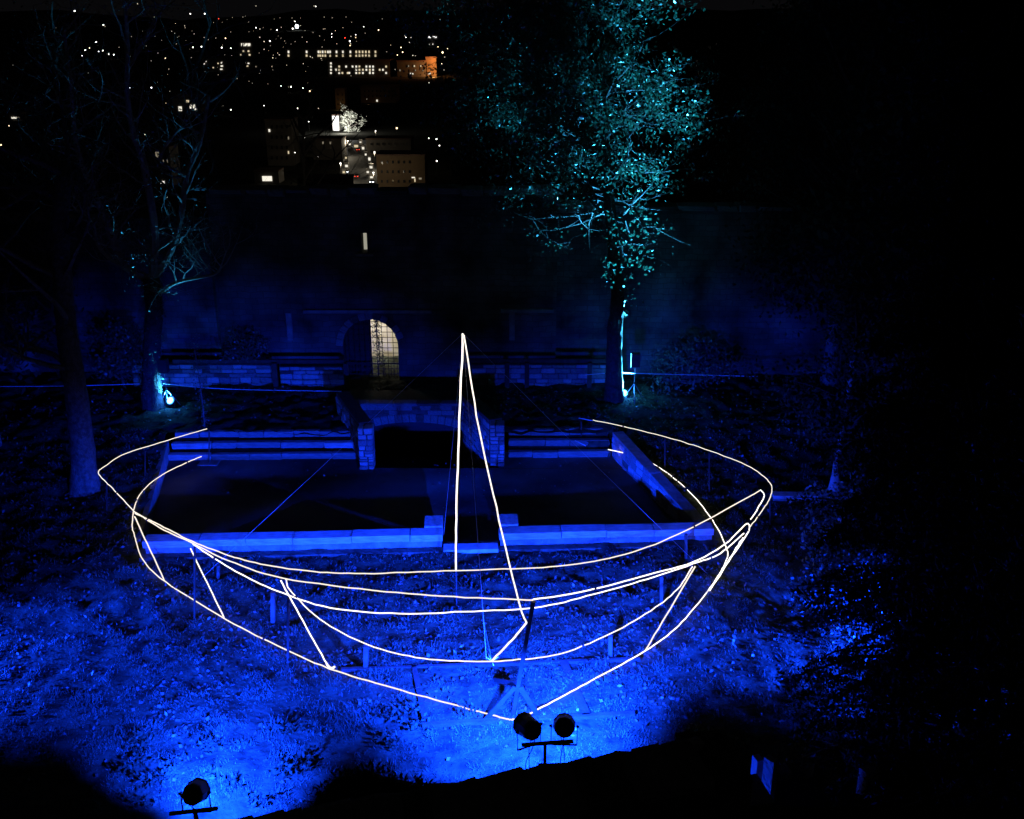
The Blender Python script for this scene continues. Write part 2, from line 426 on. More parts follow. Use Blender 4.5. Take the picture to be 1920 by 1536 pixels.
def floodlight(label, pivot, target, power, angle=120, blend=1.0, look=None, sides=10, group=None, far_beam=0.0, far_at=None, far_angle=61):
    """ten sided lamp can on a U bracket; pivot is the can's centre"""
    pivot = Vector(pivot); d = (Vector(look or target) - pivot).normalized()
    base = pivot - Vector((0, 0, 0.36))
    t = thing('floodlight', label, 'floodlight', base, group)
    MB().lathe(pivot - d * 0.17, d, [(0, 0.12), (0.03, 0.155), (0.07, 0.165), (0.20, 0.168), (0.33, 0.175), (0.335, 0.185), (0.38, 0.185)], sides).build('can', M['lamp_black'], t, base)
    MB().lathe(pivot + d * 0.205, d, [(0, 0.16), (0.008, 0.15)], 20).build('lens', E['blue_lens'], t, base)
    side = Vector((0, 0, 1)).cross(d); side.z = 0; side.normalize()
    yk = MB()
    pts = [pivot + side * 0.205, pivot + side * 0.205 - Vector((0, 0, 0.35)), pivot - side * 0.205 - Vector((0, 0, 0.35)), pivot - side * 0.205]
    for a, b in zip(pts[:-1], pts[1:]): yk.bar(a, b, 0.012, 0.028)
    yk.build('yoke', M['lamp_black'], t, base)
    for s in (-1, 1): MB().lathe(pivot + side * s * 0.19, side * s, [(0, 0.03), (0.02, 0.03), (0.022, 0.018), (0.045, 0.02)], 8).build('pivot_knob', M['lamp_black'], t, base)
    c = spline([pivot - d * 0.16, pivot - d * 0.19 - Vector((0, 0, 0.12)), pivot - d * 0.14 - Vector((0.02, 0, 0.35)), pivot - Vector((0.05, 0, 0.7)), pivot - Vector((0.03, 0, 1.2))], 5)
    MB().tube(c, 0.008, 5).build('cable', M['cable'], t, base)
    c = spline([pivot - d * 0.15 + side * 0.05, pivot - d * 0.17 + side * 0.06 - Vector((0, 0, 0.15)), pivot - Vector((0, 0, 0.42)), pivot - Vector((-0.02, 0, 1.2))], 5)
    MB().tube(c, 0.007, 5).build('cable', M['cable'], t, base)
    spot('lamp', pivot + d * 0.24, target, power, angle, blend, BLUE, t, base)
    if far_beam:        # second spot added in the can, aimed farther out to the pillars
        spot('lamp_second_light', pivot + d * 0.24, far_at, power * far_beam, far_angle, 1.0, BLUE, t, base)
    return t

def lamp_stand(label, bar_a, bar_b, pole_top, ground_z):
    base = Vector((pole_top[0], pole_top[1], ground_z))
    t = thing('lamp_stand', label, 'lamp stand', base)
    pt = Vector(pole_top)
    MB().tube([base + Vector((0, 0, 0.25)), pt - Vector((0, 0, 0.9))], 0.034, 10).build('lower_pole', M['lamp_black'], t, base)
    MB().tube([pt - Vector((0, 0, 0.95)), pt], 0.026, 10).build('upper_pole', M['lamp_black'], t, base)
    MB().lathe(pt - Vector((0, 0, 1.0)), (0, 0, 1), [(0, 0.045), (0.12, 0.045)], 10).build('collar', M['lamp_black'], t, base)
    for dz in (0.5, 0.38): MB().bar(pt - Vector((0.09, 0, dz)), pt - Vector((0.0, 0, dz)), 0.022, 0.022).build('clamp_knob', M['lamp_black'], t, base)
    MB().bar(bar_a, bar_b, 0.045, 0.045).build('crossbar', M['lamp_black'], t, base)
    for k in range(3):
        a = k * 2.094 + 0.4
        MB().tube([base + Vector((0, 0, 1.0)), base + Vector((0.75 * math.cos(a), 0.75 * math.sin(a), 0.02))], 0.018, 6).build('leg', M['lamp_black'], t, base)
    return t

# twin lamps in front of the boat
ca = PY(992, 1365, 13.0); cb = PY(1058, 1362, 13.1)
floodlight('black floodlight turned sideways, left one of the pair below the boat prow', ca, (-0.6, 15.2, 0), POW_TWIN, 84, 1.0, look=ca + Vector((-0.42, 0.80, -0.22)), far_beam=FAR, far_at=(-1.6, 17.2, 0))
floodlight('black floodlight seen from behind, right one of the pair below the boat prow', cb, (0.9, 15.2, 0), POW_TWIN, 84, 1.0, look=cb + Vector((0.05, 0.95, -0.55)), far_beam=FAR, far_at=(1.7, 17.2, 0))
lamp_stand('tall black lamp stand carrying two floodlights below the boat prow', PY(978, 1397, 13.05), PY(1075, 1390, 13.05), PY(1022, 1396, 13.05), 0.0)
# single lamp bottom left
cl = PY(365, 1487, 11.9)
floodlight('black floodlight seen from behind, alone at the bottom left of the lawn', cl, (-4.75, 13.9, 0), POW_LEFT, 74, 1.0, look=cl + Vector((-0.06, 0.95, -0.55)), sides=8, far_beam=FAR * .8, far_at=(-6.0, 15.4, 0), far_angle=62)
lamp_stand('black lamp stand with a single floodlight at the bottom left', PY(318, 1526, 11.9), PY(408, 1516, 11.9), PY(366, 1519, 11.9), 0.0)
# one more floodlight of the same kind past each side of the frame
fl = floodlight('blue floodlight lighting the left lawn from beside the trees', (-16.0, 14.5, 2.1), (-9.9, 17.5, 0), POW_SIDE_L, 54, 1.0)
lamp_stand('lamp stand beside the left edge of the lawn', (-16.25, 14.5, 1.74), (-15.75, 14.5, 1.74), (-16, 14.5, 1.74), 0.0)
fr = floodlight('blue floodlight lighting the lawn from behind the dark conifers', (11.5, 14.2, 2.3), (6.9, 17.3, 0), POW_SIDE_R, 52, 1.0)
lamp_stand('lamp stand behind the dark conifers', (11.25, 14.2, 1.94), (11.75, 14.2, 1.94), (11.5, 14.2, 1.94), 0.0)

# ------------------------------------------------------------------ sunken court: curbs, steps, pillars, passage
def curb(label, xa, xb, block_at):
    xm = (xa + xb) / 2; base = Vector((xm, Yf(xm), 0)); rz = math.atan(0.049)
    t = thing('stone_curb', label, 'stone curb', base)
    MB().box((xm, Yf(xm) + 0.05, -0.11), ((xb - xa) - 0.05, 0.30, 0.62), rz).build('footing', M['stone_dark'], t, base)
    MB().box((xm, Yf(xm) - 0.26, -0.05), ((xb - xa) + 0.1, 0.22, 0.15), rz).build('plinth', M['dark_wall'], t, base)  # dark stone colour stands in for the shade below the slabs
    x = xa; i = 0
    while x < xb - 0.01:
        l = R.uniform(1.1, 1.9)
        if xb - x - l < 0.7: l = xb - x
        c = x + l / 2
        inst('coping_slab', SLABS[i % 4], (c, Yf(c), 0.31 + R.uniform(-.01, .01)), (l - 0.014, 0.40 * R.uniform(.96, 1.03), 0.18), rz, t, base)
        x += l; i += 1
    c = block_at
    inst('end_slab', SLABS[1], (c, Yf(c) + 0.21 + 0.32, 0.325), (0.46, 0.62, 0.22), rz, t, base)
    MB().box((c, Yf(c) + 0.52, -0.10), (0.38, 0.56, 0.62), rz).build('end_footing', M['stone_dark'], t, base)
curb('pale stone curb left of the boat mast, at the front of the sunken court', -9.1, -1.74, -2.0)
curb('pale stone curb right of the boat mast, at the front of the sunken court', -0.33, 5.1, -0.08)
th = thing('threshold_step', 'stone step in the gap between the two pale curbs', 'stone step', (-1.03, 22.4, 0))
MB().box((-1.03, 22.36, 0.03), (1.36, 0.34, 0.10), 0.049).build('tread', M['slab'], th, (-1.03, 22.4, 0))
MB().box((-1.03, 22.72, -0.12), (1.36, 0.34, 0.14), 0.049).build('lower_tread', M['stone_dark'], th, (-1.03, 22.4, 0))

def seating(label, xa, xb):
    base = Vector(((xa + xb) / 2, 29.6, COURT_Z)); t = thing('stone_seating', label, 'stone steps', base)
    core = MB()
    for k in range(3):
        y0 = 29.1 + 0.42 * k + 0.06; z1 = COURT_Z + 0.21 * (k + 1) - 0.03
        core.box(((xa + xb) / 2, (y0 + 30.75) / 2, (COURT_Z - 0.2 + z1) / 2), (xb - xa - 0.04, 30.75 - y0 - 0.01 * k, z1 - COURT_Z + 0.2))
    core.build('earth_core', M['lawn'], t, base)
    for k in range(3):
        x = xa; yy = 29.1 + 0.42 * k; zt = COURT_Z + 0.21 * (k + 1)
        while x < xb - 0.01:
            l = R.uniform(0.7, 1.7)
            if xb - x - l < 0.6: l = xb - x
            c = x + l / 2
            inst('stone_block', R.choice(BSLABS), (c, yy + 0.02 * c + 0.10 + R.uniform(-.02, .02), zt - 0.10 + R.uniform(-.012, .012)), (l - 0.02, 0.2, 0.20 * R.uniform(.9, 1.02)), 0.02 + R.uniform(-.01, .01), t, base)
            x += l
seating('three low stone seating steps left of the passage, at the back of the court', -10.75, -4.75)
seating('three low stone seating steps right of the passage, at the back of the court', -0.12, 3.1)

def pillar(label, x0, x1, y, z1, seed):
    rr = random.Random(seed); c = ((x0 + x1) / 2, y + 0.24, COURT_Z)
    t = thing('stone_pillar', label, 'stone pillar', c)
    MB().box((c[0], c[1], (COURT_Z + z1) / 2 - 0.01), (x1 - x0 - 0.05, 0.42, z1 - COURT_Z - 0.04)).build('mortar_core', M['mortar'], t, c)
    z = COURT_Z - 0.02
    while z < z1 - 0.02:
        h = rr.uniform(0.11, 0.21)
        if z1 - z - h < 0.09: h = z1 - z
        s = rr.choice((0.38, 0.5, 0.62)); xm = x0 + (x1 - x0) * s
        for a, b in ((x0, xm), (xm, x1)):
            if rr.random() < 0.3 and h > 0.15:
                hs = h * rr.uniform(.4, .6); parts = ((z, hs), (z + hs, h - hs))
            else: parts = ((z, h),)
            for zz, hh in parts:
                inst('stone', rr.choice(STONES), ((a + b) / 2, y + 0.24 + rr.uniform(-.012, .012), zz + hh / 2), (b - a - 0.022, 0.48, hh - 0.022), rr.uniform(-.02, .02), t, c)
        z += h
pillar('square stone pillar left of the dark passage', -4.68, -4.22, 28.22, 0.95, 3)
pillar('square stone pillar right of the dark passage', -0.68, -0.22, 28.5, 0.95, 8)

def slanted_wall(name, label, a, b, z0, z1a, z1b, thick, m, stones=True, cap=True):
    a2, b2 = Vector((*a, 0)), Vector((*b, 0)); d = (b2 - a2).normalized(); nrm = Vector((d.y, -d.x, 0)) * thick / 2
    base = Vector((a2 + b2) / 2); base.z = z0
    t = thing(name, label, 'stone wall', base)
    v = []
    for p, zt in ((a2, z1a), (b2, z1b)):
        for s in (-1, 1):
            v += [p + nrm * s + Vector((0, 0, z0)), p + nrm * s + Vector((0, 0, zt))]
    MB().add(v, [(0, 1, 3, 2), (4, 6, 7, 5), (0, 4, 5, 1), (2, 3, 7, 6), (1, 5, 7, 3), (0, 2, 6, 4)]).build('wall_core', m, t, base)
    if stones:
        L = (b2 - a2).length; rz = math.atan2(d.y, d.x); zz = z0
        while zz < max(z1a, z1b) - 0.05:
            x = 0.0
            h = R.uniform(.14, .24)
            while x < L - .05:
                l = min(R.uniform(.22, .55), L - x); c = a2 + d * (x + l / 2); zt = z1a + (z1b - z1a) * (x + l / 2) / L
                if zz + h <= zt + 0.03:
                    inst('stone', R.choice(STONES + DSTONES), (c.x, c.y, zz + h / 2), (l - .02, thick * R.uniform(1.03, 1.12), h - .02), rz, t, base)
                x += l
            zz += h
    if cap:
        L = (b2 - a2).length; k = max(3, int(L / 0.7))
        for i in range(k):
            s = (i + .5) / k; c = a2.lerp(b2, s); zt = z1a + (z1b - z1a) * s
            o = inst('coping_slab', R.choice(SLABS), (c.x, c.y, zt + 0.05), (L / k - 0.012, thick * 1.2, 0.09), math.atan2(d.y, d.x), t, base)
            o.rotation_euler = (0, -math.atan2(z1b - z1a, L), math.atan2(d.y, d.x))
    return t
slanted_wall('passage_wall', 'stone side wall running back from the left pillar', (-4.50, 28.75), (PL(31.6) - 0.05, 31.6), -2.2, 0.95, 0.95, 0.42, M['mortar'], cap=False)
slanted_wall('passage_wall', 'stone side wall curving back from the right pillar', (-0.50, 29.02), (PR(31.8) + 0.15, 31.8), -2.2, 0.95, 0.75, 0.42, M['mortar'], cap=False)
# court side walls
slanted_wall('court_side_wall', 'low side wall along the left edge of the court', (XL(22.9) - 0.05, 22.9), (XL(29.3) - 0.1, 29.3), COURT_Z - 0.1, -0.02, 0.12, 0.14, M['stone_dark'], stones=False, cap=False)
slanted_wall('court_side_wall', 'low sloping side wall along the right edge of the court', (XR(23.2) + 0.1, 23.2), (XR(29.0) + 0.15, 29.3), COURT_Z - 0.1, 0.06, 0.42, 0.34, M['stone_dark'], stones=True, cap=False)
# bridge with segmental arch above the passage
bb = Vector((-3.5, 31.8, -2.2))
br = thing('arched_bridge', 'small stone arch bridge over the dark passage below the gate', 'stone bridge', bb)
mb = MB(); arch_wall(mb, PL(31.7) - 0.1, PR(31.7) + 0.1, -2.2, 0.30, -3.35, 1.85, -0.72, -0.20, 31.74, 33.6)
mb.build('masonry', M['mortar'], br, bb)
nv = 15
for i in range(nv):
    s = -1.80 + 3.6 * (i + .5) / nv; zc = -0.72 + 0.52 * math.sqrt(max(0, 1 - (s / 1.85) ** 2))
    sl = math.atan2(-0.52 * s / 1.85 ** 2 / max(.25, math.sqrt(1 - (s / 1.85) ** 2)), 1)
    o = inst('voussoir', R.choice(DSTONES), (-3.35 + s, 31.80, zc + 0.15), (3.6 / nv - .02, 0.2, 0.29), 0, br, bb); o.rotation_euler = (0, -sl, 0)
for row in range(3):
    x = PL(31.7)
    zz = -0.12 + row * 0.17 + 0.09
    while x < PR(31.7):
        l = R.uniform(.25, .5); s = x + l / 2 + 3.35
        if abs(s) < 1.8 and zz - .07 < -0.72 + 0.52 * math.sqrt(1 - (s / 1.85) ** 2) + 0.30: x += l; continue
        inst('stone', R.choice(DSTONES), (x + l / 2, 31.80, zz), (l - .02, 0.16, .155), 0, br, bb); x += l
for i in range(5):
    xa = PL(31.7) + (PR(31.7) - PL(31.7)) * i / 5; l = (PR(31.7) - PL(31.7)) / 5
    inst('coping_slab', DSTONES[i % 4], (xa + l / 2, 31.86, 0.45), (l - .012, 0.40, 0.10), 0, br, bb)
MB().box((-3.35, 31.85, 0.35), (3.9, 0.22, 0.10)).build('string_course', M['stone_dark'], br, bb)
m2 = MB()
m2.add([(-4.6, 28.2, -2.2), (-0.3, 28.2, -2.2), (-1.5, 34, -2.2), (-6.2, 34, -2.2)], [(0, 1, 2, 3)])
struct(m2.build('passage_floor', M['gravel']))
MB().box((-3.6, 33.4, -1.0), (4.4, 0.2, 2.3)).build('dark_end_panel', M['lamp_black'], br, bb)  # black panel added to keep the tunnel end as dark as deep shade
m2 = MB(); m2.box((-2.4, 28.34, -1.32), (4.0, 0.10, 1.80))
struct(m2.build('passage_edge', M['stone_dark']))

# ------------------------------------------------------------------ rampart, gatehouse, gate
FY = 35.2
gx, ghw = -5.16, 1.0
gb = Vector((-4.2, FY, 0))
gh = thing('gatehouse', 'old stone gatehouse wall with arched gate and slit window behind the court', 'gatehouse', gb)
mb = MB()
arch_wall(mb, -6.4, -3.9, -0.3, 2.60, gx, ghw, 1.45, 2.47, FY, FY + 0.9, 20)
sx0, sx1 = -5.31, -5.10                       # slit window
mb.box((-8.5, FY + 0.45, 1.15), (4.2, 0.9, 2.9)); mb.box((-1.15, FY + 0.45, 1.15), (5.5, 0.9, 2.9))
def wall_rect(x0, x1, z0, z1): mb.box(((x0 + x1) / 2, FY + 0.45, (z0 + z1) / 2), (x1 - x0, 0.9, z1 - z0))
wall_rect(-10.6, sx0, 2.6, 6.95); wall_rect(sx1, 1.6, 2.6, 6.95)
wall_rect(sx0, sx1, 2.6, 4.88); wall_rect(sx0, sx1, 5.58, 6.95)
mb.build('wall', M['rubble'], gh, gb)
sl = MB().box(((sx0 + sx1) / 2, FY + 0.62, 5.23), (sx1 - sx0 + .04, 0.03, 0.74)).build('slit_window', E['slit'], gh, gb)
MB().box(((sx0 + sx1) / 2, FY - 0.03, 4.82), (0.62, 0.16, 0.10)).build('window_sill', M['stone_dark'], gh, gb)
MB().box((-5.2, FY - 0.06, 2.78), (4.6, 0.22, 0.12)).build('ledge', M['stone_dark'], gh, gb)
MB().box((0.55, FY - 0.06, 2.80), (1.9, 0.22, 0.12)).build('ledge', M['stone_dark'], gh, gb)
for x in (-8.05, 0.0): MB().box((x, FY - 0.04, 2.2), (0.2, 0.12, 1.02)).build('ledge_post', M['stone_dark'], gh, gb)
i = 0; x = -10.5
while x < 1.5:
    l = R.uniform(.6, 1.3); inst('coping_stone', R.choice(DSTONES), (x + l / 2, FY + .45, 6.99 + R.uniform(-.03, .06)), (l - .02, 1.0, R.uniform(.14, .3)), 0, gh, gb); x += l
# voussoirs round the gate
for k in range(13):
    a = math.pi * (k + .5) / 13
    o = inst('voussoir', R.choice(DSTONES), (gx + 1.13 * math.cos(a), FY - 0.01, 1.45 + 1.13 * math.sin(a)), (0.24, 0.12, 0.25), 0, gh, gb); o.rotation_euler = (0, -a + math.pi / 2, 0)
# gate passage behind
mb = MB()
mb.box((gx - 1.25, FY + 2.45, 1.2), (0.3, 3.1, 3.0)); mb.box((gx, FY + 2.45, 2.75), (2.8, 3.1, 0.3)); mb.box((gx, FY + 2.0, -0.17), (2.2, 4.0, 0.3))
mb.build('passage_vault', M['stone_dark'], gh, gb)
MB().box((gx + 1.28, FY + 2.45, 1.2), (0.3, 3.1, 3.0)).build('side_wall', M['plaster'], gh, gb)
MB().box((gx + 0.35, FY + 3.6, 1.2), (1.7, 0.2, 3.0)).build('inner_wall', M['plaster'], gh, gb)
dl = MB().box((gx - 0.56, FY + 0.62, 0.95), (0.98, 0.09, 2.9)).build('door_leaf', M['timber_dark'], gh, gb)
for k in range(5): MB().box((gx - 0.96 + .19 * k, FY + 0.56, 0.9), (0.17, 0.05, 2.5)).build('door_plank', M['timber_dark'], gh, gb)
# iron grille of the gate
gr = thing('gate_grille', 'black iron lattice gate filling the lit archway', 'iron gate', (gx, FY + 0.2, 0))
grb = (gx, FY + 0.2, 0)
xs = [gx - 1 + 0.2 * i for i in range(11)]
for x in xs:
    hh = 1.45 + 1.02 * math.sqrt(max(0, 1 - ((x - gx) / 1.0) ** 2))
    MB().tube([(x, FY + 0.2, -0.05), (x, FY + 0.2, hh)], 0.013, 5).build('upright_bar', M['iron'], gr, grb)
z = 0.12
while z < 2.4:
    hw = 1.0 if z < 1.45 else math.sqrt(max(0.01, 1 - ((z - 1.45) / 1.02) ** 2))
    MB().tube([(gx - hw, FY + 0.2, z), (gx + hw, FY + 0.2, z)], 0.013 if abs(z - .72) > .05 else 0.03, 5).build('cross_bar', M['iron'], gr, grb); z += 0.2
for k in range(9): MB().tube([(gx - 0.93 + k * 0.232, FY + 0.17, -0.05), (gx - 0.93 + k * 0.232, FY + 0.17, 0.75)], 0.011, 5).build('lower_bar', M['iron'], gr, grb)
# plant inside the lit half of the arch
pb = (gx + 0.08, FY + 1.6, -0.02)
pl = thing('climbing_plant', 'dark climbing plant at the left of the lit archway', 'plant', pb)
st = spline([pb, (gx + .1, FY + 1.55, .8), (gx + .02, FY + 1.6, 1.6), (gx + .12, FY + 1.6, 2.35)], 5)
MB().tube(st, 0.02, 5).build('stem', M['bark'], pl, pb)
P = [Vector(R.choice(st)) + Vector((R.gauss(0, .10), R.gauss(0, .12), R.gauss(0, .1))) for _ in range(700)]
leaves('foliage', [tuple(p) for p in P], 0.09, 0.05, M['ivy'], pl, pb)
lb = (gx - 0.02, FY + 2.6, 2.25)
lt = thing('hanging_lantern', 'small warm lantern hanging inside the gate arch', 'lantern', lb)
MB().tube([(lb[0], lb[1], 2.6), (lb[0], lb[1], 2.33)], 0.008, 5).build('chain', M['iron'], lt, lb)
MB().lathe((lb[0], lb[1], 2.1), (0, 0, 1), [(0, .05), (.02, .08), (.2, .09), (.24, .03)], 8).build('glass', emit('lantern_glass', (1, .85, .6), 2.0), lt, lb)
l = bpy.data.lights.new('low_passage_light', 'POINT'); l.energy = 95; l.color = (1.0, 0.90, 0.74); l.shadow_soft_size = 0.1
o = bpy.data.objects.new('low_passage_light', l); COL.objects.link(o); o.parent = lt; o.location = (-0.15, -0.35, -0.9)  # added light, set below the lantern to brighten the lower passage

def rampart(label, xa, xb, zt):
    base = ((xa + xb) / 2, FY + 0.7, 0); t = thing('rampart_wall', label, 'rampart', base)
    MB().box((base[0], FY + 0.95, (zt - 0.6) / 2), (xb - xa, 0.9, zt + 0.6)).build('wall', M['rubble'], t, base)
    x = xa
    while x < xb:
        l = R.uniform(.6, 1.4); inst('coping_stone', R.choice(DSTONES), (x + l / 2, FY + .95, zt + .05), (l - .02, 1.0, R.uniform(.15, .35)), 0, t, base); x += l
rampart('dark castle rampart left of the gatehouse behind bare trees', -34, -10.6, 5.9)
rampart('dark castle rampart right of the gatehouse behind the leafy tree', 1.6, 34, 6.3)
# small lit hole in the rampart left of the gate
hb = PY(421, 571, FY + 0.48)
hw = thing('lit_opening', 'small ragged lit opening low in the wall left of the gate', 'window', hb)
MB().box(hb, (0.22, 0.05, 0.42)).build('frame', M['stone_dark'], hw, hb)
hb2 = hb - Vector((0, .03, 0)); MB().box(hb2, (0.13, 0.03, 0.34)).build('pane', E['slit'], hw, hb)
leaves('ivy_fringe', [tuple(hb + Vector((R.gauss(0, .09), -.08, R.gauss(0, .2)))) for _ in range(26)], 0.08, 0.05, M['leaf_dark'], hw, hb)
iv = PY(679, 462, FY - 0.03)
t = tag(leaves('ivy_sprig', [tuple(iv + Vector((R.gauss(-.05, .035), -.02, R.uniform(-.33, .18)))) for _ in range(34)], 0.07, 0.045, M['leaf_dark']), 'ivy sprig hanging over the left edge of the slit window', 'ivy')

# rear low walls with timber rails
def low_wall(label, pxa, pxb, zt, rail):
    ya = 34.4; a = PY(pxa, 700, ya); b = PY(pxb, 700, ya); base = ((a.x + b.x) / 2, ya, 0.1)
    t = thing('low_stone_wall', label, 'stone wall', base)
    MB().box(((a.x + b.x) / 2, ya + .2, (zt + 0.0) / 2), (b.x - a.x - .02, 0.30, zt)).build('mortar_core', M['mortar'], t, base)
    stone_run(t, base, (a.x, ya + .2), (b.x, ya + .2), 0.08, zt, 0.40, 0.17, 0.42, STONES + DSTONES)
    return a.x, b.x
w1 = low_wall('low stone wall behind the left lawn, lit faint blue', 246, 512, 0.98, True)
w2 = low_wall('shorter low stone wall between dark post and gate', 524, 648, 0.90, True)
w3 = low_wall('low stone wall right of the boat mast behind the lawn', 884, 1136, 0.98, True)
def rail(label, xa, xb, z, posts):
    base = ((xa + xb) / 2, 34.25, 0); t = thing('timber_rail', label, 'railing', base)
    MB().box((base[0], 34.28, z), (xb - xa, 0.12, 0.14)).build('top_rail', M['timber_dark'], t, base)
    for p in posts: MB().box((p, 34.10, z / 2), (0.16, 0.14, z - 0.02)).build('post', M['timber_dark'], t, base)
rail('dark timber rail over the left low wall', w1[0] + 1.6, w2[1], 1.16, [PY(517, 700, 34.2).x, PY(650, 700, 34.2).x])
rail('dark timber rail over the right low wall', w3[0] - 0.2, w3[1] + 0.4, 1.18, [PY(951, 700, 34.2).x, PY(988, 700, 34.2).x, PY(1105, 700, 34.2).x])

# ------------------------------------------------------------------ trees
def grow(mb, p, d, L, r, lvl, maxl, rr, sites, up=0.12, wig=0.22, k=5, kids=(2, 4), spread=0.8, shrink=0.66):
    n = 5 if lvl < 2 else 4
    pts = [Vector(p)]; rs = [r]; d = Vector(d).normalized()
    for i in range(n):
        d = (d + Vector((rr.gauss(0, wig), rr.gauss(0, wig), rr.gauss(0, wig) + up))).normalized()
        pts.append(pts[-1] + d * L / n); rs.append(r * (1 - 0.75 * (i + 1) / n))
    mb.tube(pts, rs, k if lvl < 2 else 4 if lvl < 3 else 3, cap=False)
    if lvl >= maxl - 1: sites += [pts[i].lerp(pts[i + 1], rr.random()) for i in range(1, n)] + [pts[-1]]
    if lvl < maxl:
        for c in range(rr.randint(*kids)):
            i = rr.randint(1, n); q = pts[i]
            nd = (d * 0.6 + Vector((rr.gauss(0, spread), rr.gauss(0, spread), rr.gauss(0, spread * .7)))).normalized()
            grow(mb, q, nd, L * shrink * rr.uniform(.7, 1.15), rs[i] * 0.72, lvl + 1, maxl, rr, sites, up, wig, k, kids, spread, shrink)

def trunk_tube(mb, pts, r0, r1, flare=1.5, k=14, rr=R):
    pts = spline(pts, 6); n = len(pts); rs = []
    for i in range(n):
        t = i / (n - 1); rs.append((r0 + (r1 - r0) * t) * (1 + (flare - 1) * math.exp(-t * n / 2.2)) * (1 + rr.uniform(-.03, .03)))
    n2 = (n - 1) * 4 + 1; k2 = k * 2; o = len(mb.v); ph = rr.uniform(0, 9)
    for i in range(n2):
        u = i / 4; a0 = min(int(u), n - 2); c = pts[a0].lerp(pts[a0 + 1], u - a0); r = rs[a0] + (rs[a0 + 1] - rs[a0]) * (u - a0)
        for j in range(k2):
            th = 2 * math.pi * j / k2
            q = r * (1 + .07 * float(vnoise(j * 1.0 + ph * 13, i * .22 + ph, 1.0)) + .09 * math.sin(3 * th + ph + i * .02) * math.exp(-i / 9) + .05 * float(vnoise(math.cos(th) * 2 + 5, i * .12 + math.sin(th) * 2 + ph, .7)))
            mb.v.append((c.x + q * math.cos(th), c.y + q * math.sin(th), c.z))
    for i in range(n2 - 1):
        for j in range(k2): mb.f.append((o + i * k2 + j, o + i * k2 + (j + 1) % k2, o + (i + 1) * k2 + (j + 1) % k2, o + (i + 1) * k2 + j))
    return pts

# left lit trunk in the foreground of the court
b1 = PZ(160, 916, 0.02)
t1 = thing('bare_tree', 'big bare tree with blue lit trunk standing at the left of the lawn', 'tree', b1)
mb = MB(); y1 = b1.y
p1 = trunk_tube(mb, [b1 - Vector((0, 0, .15)), PY(152, 820, y1), PY(140, 720, y1), PY(128, 640, y1), PY(118, 540, y1 + .3), PY(112, 430, y1 + .5), PY(120, 330, y1 + .7)], 0.33, 0.20, 1.45)
mb.build('trunk', M['bark'], t1, b1, smooth=True)
mb = MB(); sites = []; rr = random.Random(5)
for i in (14, 20, 25, 29, 33, 36, 36):
    for k in range(2):
        a = rr.uniform(0, 6.28)
        grow(mb, p1[i], (math.cos(a), math.sin(a), .5), rr.uniform(2.6, 4.2), 0.085, 0, 3, rr, sites)
mb.build('limbs', M['bark'], t1, b1)
leaves('leaves', [tuple(s + Vector((R.gauss(0, .15), R.gauss(0, .15), R.gauss(0, .15)))) for s in sites for _ in range(1)], 0.09, 0.05, M['leaf_dark'], t1, b1)

# left uplit tree
b2 = PZ(284, 764, 0.2)
t2 = thing('bare_tree', 'bare tree with one edge lit pale blue by a lamp at its foot', 'tree', b2)
y2 = b2.y; mb = MB()
p2 = trunk_tube(mb, [b2 - Vector((0, 0, .2)), PY(283, 700, y2), PY(285, 640, y2), PY(289, 580, y2), PY(283, 520, y2)], 0.31, 0.26, 1.3)
mb.build('trunk', M['bark_dark'], t2, b2, smooth=True)
mb = MB(); sites = []; rr = random.Random(12)
def limb(pix, r0, r1, dy=0.0, y=y2, twigs=3, m=None):
    pts = spline([PY(px, py, y + dy * i) for i, (px, py) in enumerate(pix)], 5); n = len(pts)
    (m or mb).tube(pts, [r0 + (r1 - r0) * i / (n - 1) for i in range(n)], 7)
    for i in range(2, n):
        if rr.random() < twigs * 0.3:
            a = rr.uniform(0, 6.28)
            grow(m or mb, pts[i], (math.cos(a), math.sin(a) * .7, rr.uniform(.1, .8)), rr.uniform(.9, 2.2), max(.02, r1 * .8), 1, 3, rr, sites)
limb([(284, 525), (235, 500), (208, 440), (185, 380), (152, 305), (140, 250), (133, 160), (120, 60)], 0.14, 0.05, -0.12)
limb([(285, 525), (320, 470), (340, 400), (350, 330), (375, 270), (392, 180)], 0.15, 0.05, 0.15)
limb([(286, 530), (290, 430), (268, 300), (250, 250), (238, 170), (240, 90), (232, -20)], 0.15, 0.05, -0.3)
limb([(289, 560), (330, 530), (400, 515), (415, 500)], 0.08, 0.03, -0.15, twigs=4)
limb([(260, 520), (190, 470), (170, 410), (120, 390)], 0.08, 0.03, -0.3, twigs=4)
limb([(350, 330), (300, 300), (330, 250), (345, 240)], 0.06, 0.025, -0.2, twigs=4)
limb([(240, 130), (290, 40), (310, 10)], 0.07, 0.03, -0.2)
mb.build('limbs', M['bark_pale'], t2, b2)
leaves('leaves', [tuple(Vector(s) + Vector((R.gauss(0, .12), R.gauss(0, .12), R.gauss(0, .12)))) for s in sites[::2]], 0.09, 0.05, M['ivy'], t2, b2)
# ivy on its trunk
iv = []
for _ in range(420):
    p = R.choice(p2[4:]); a = R.uniform(0, 6.28); iv.append((p.x + .33 * math.cos(a), p.y + .33 * math.sin(a), p.z + R.uniform(-.2, .2)))
leaves('ivy', iv, 0.10, 0.08, M['ivy'], t2, b2)

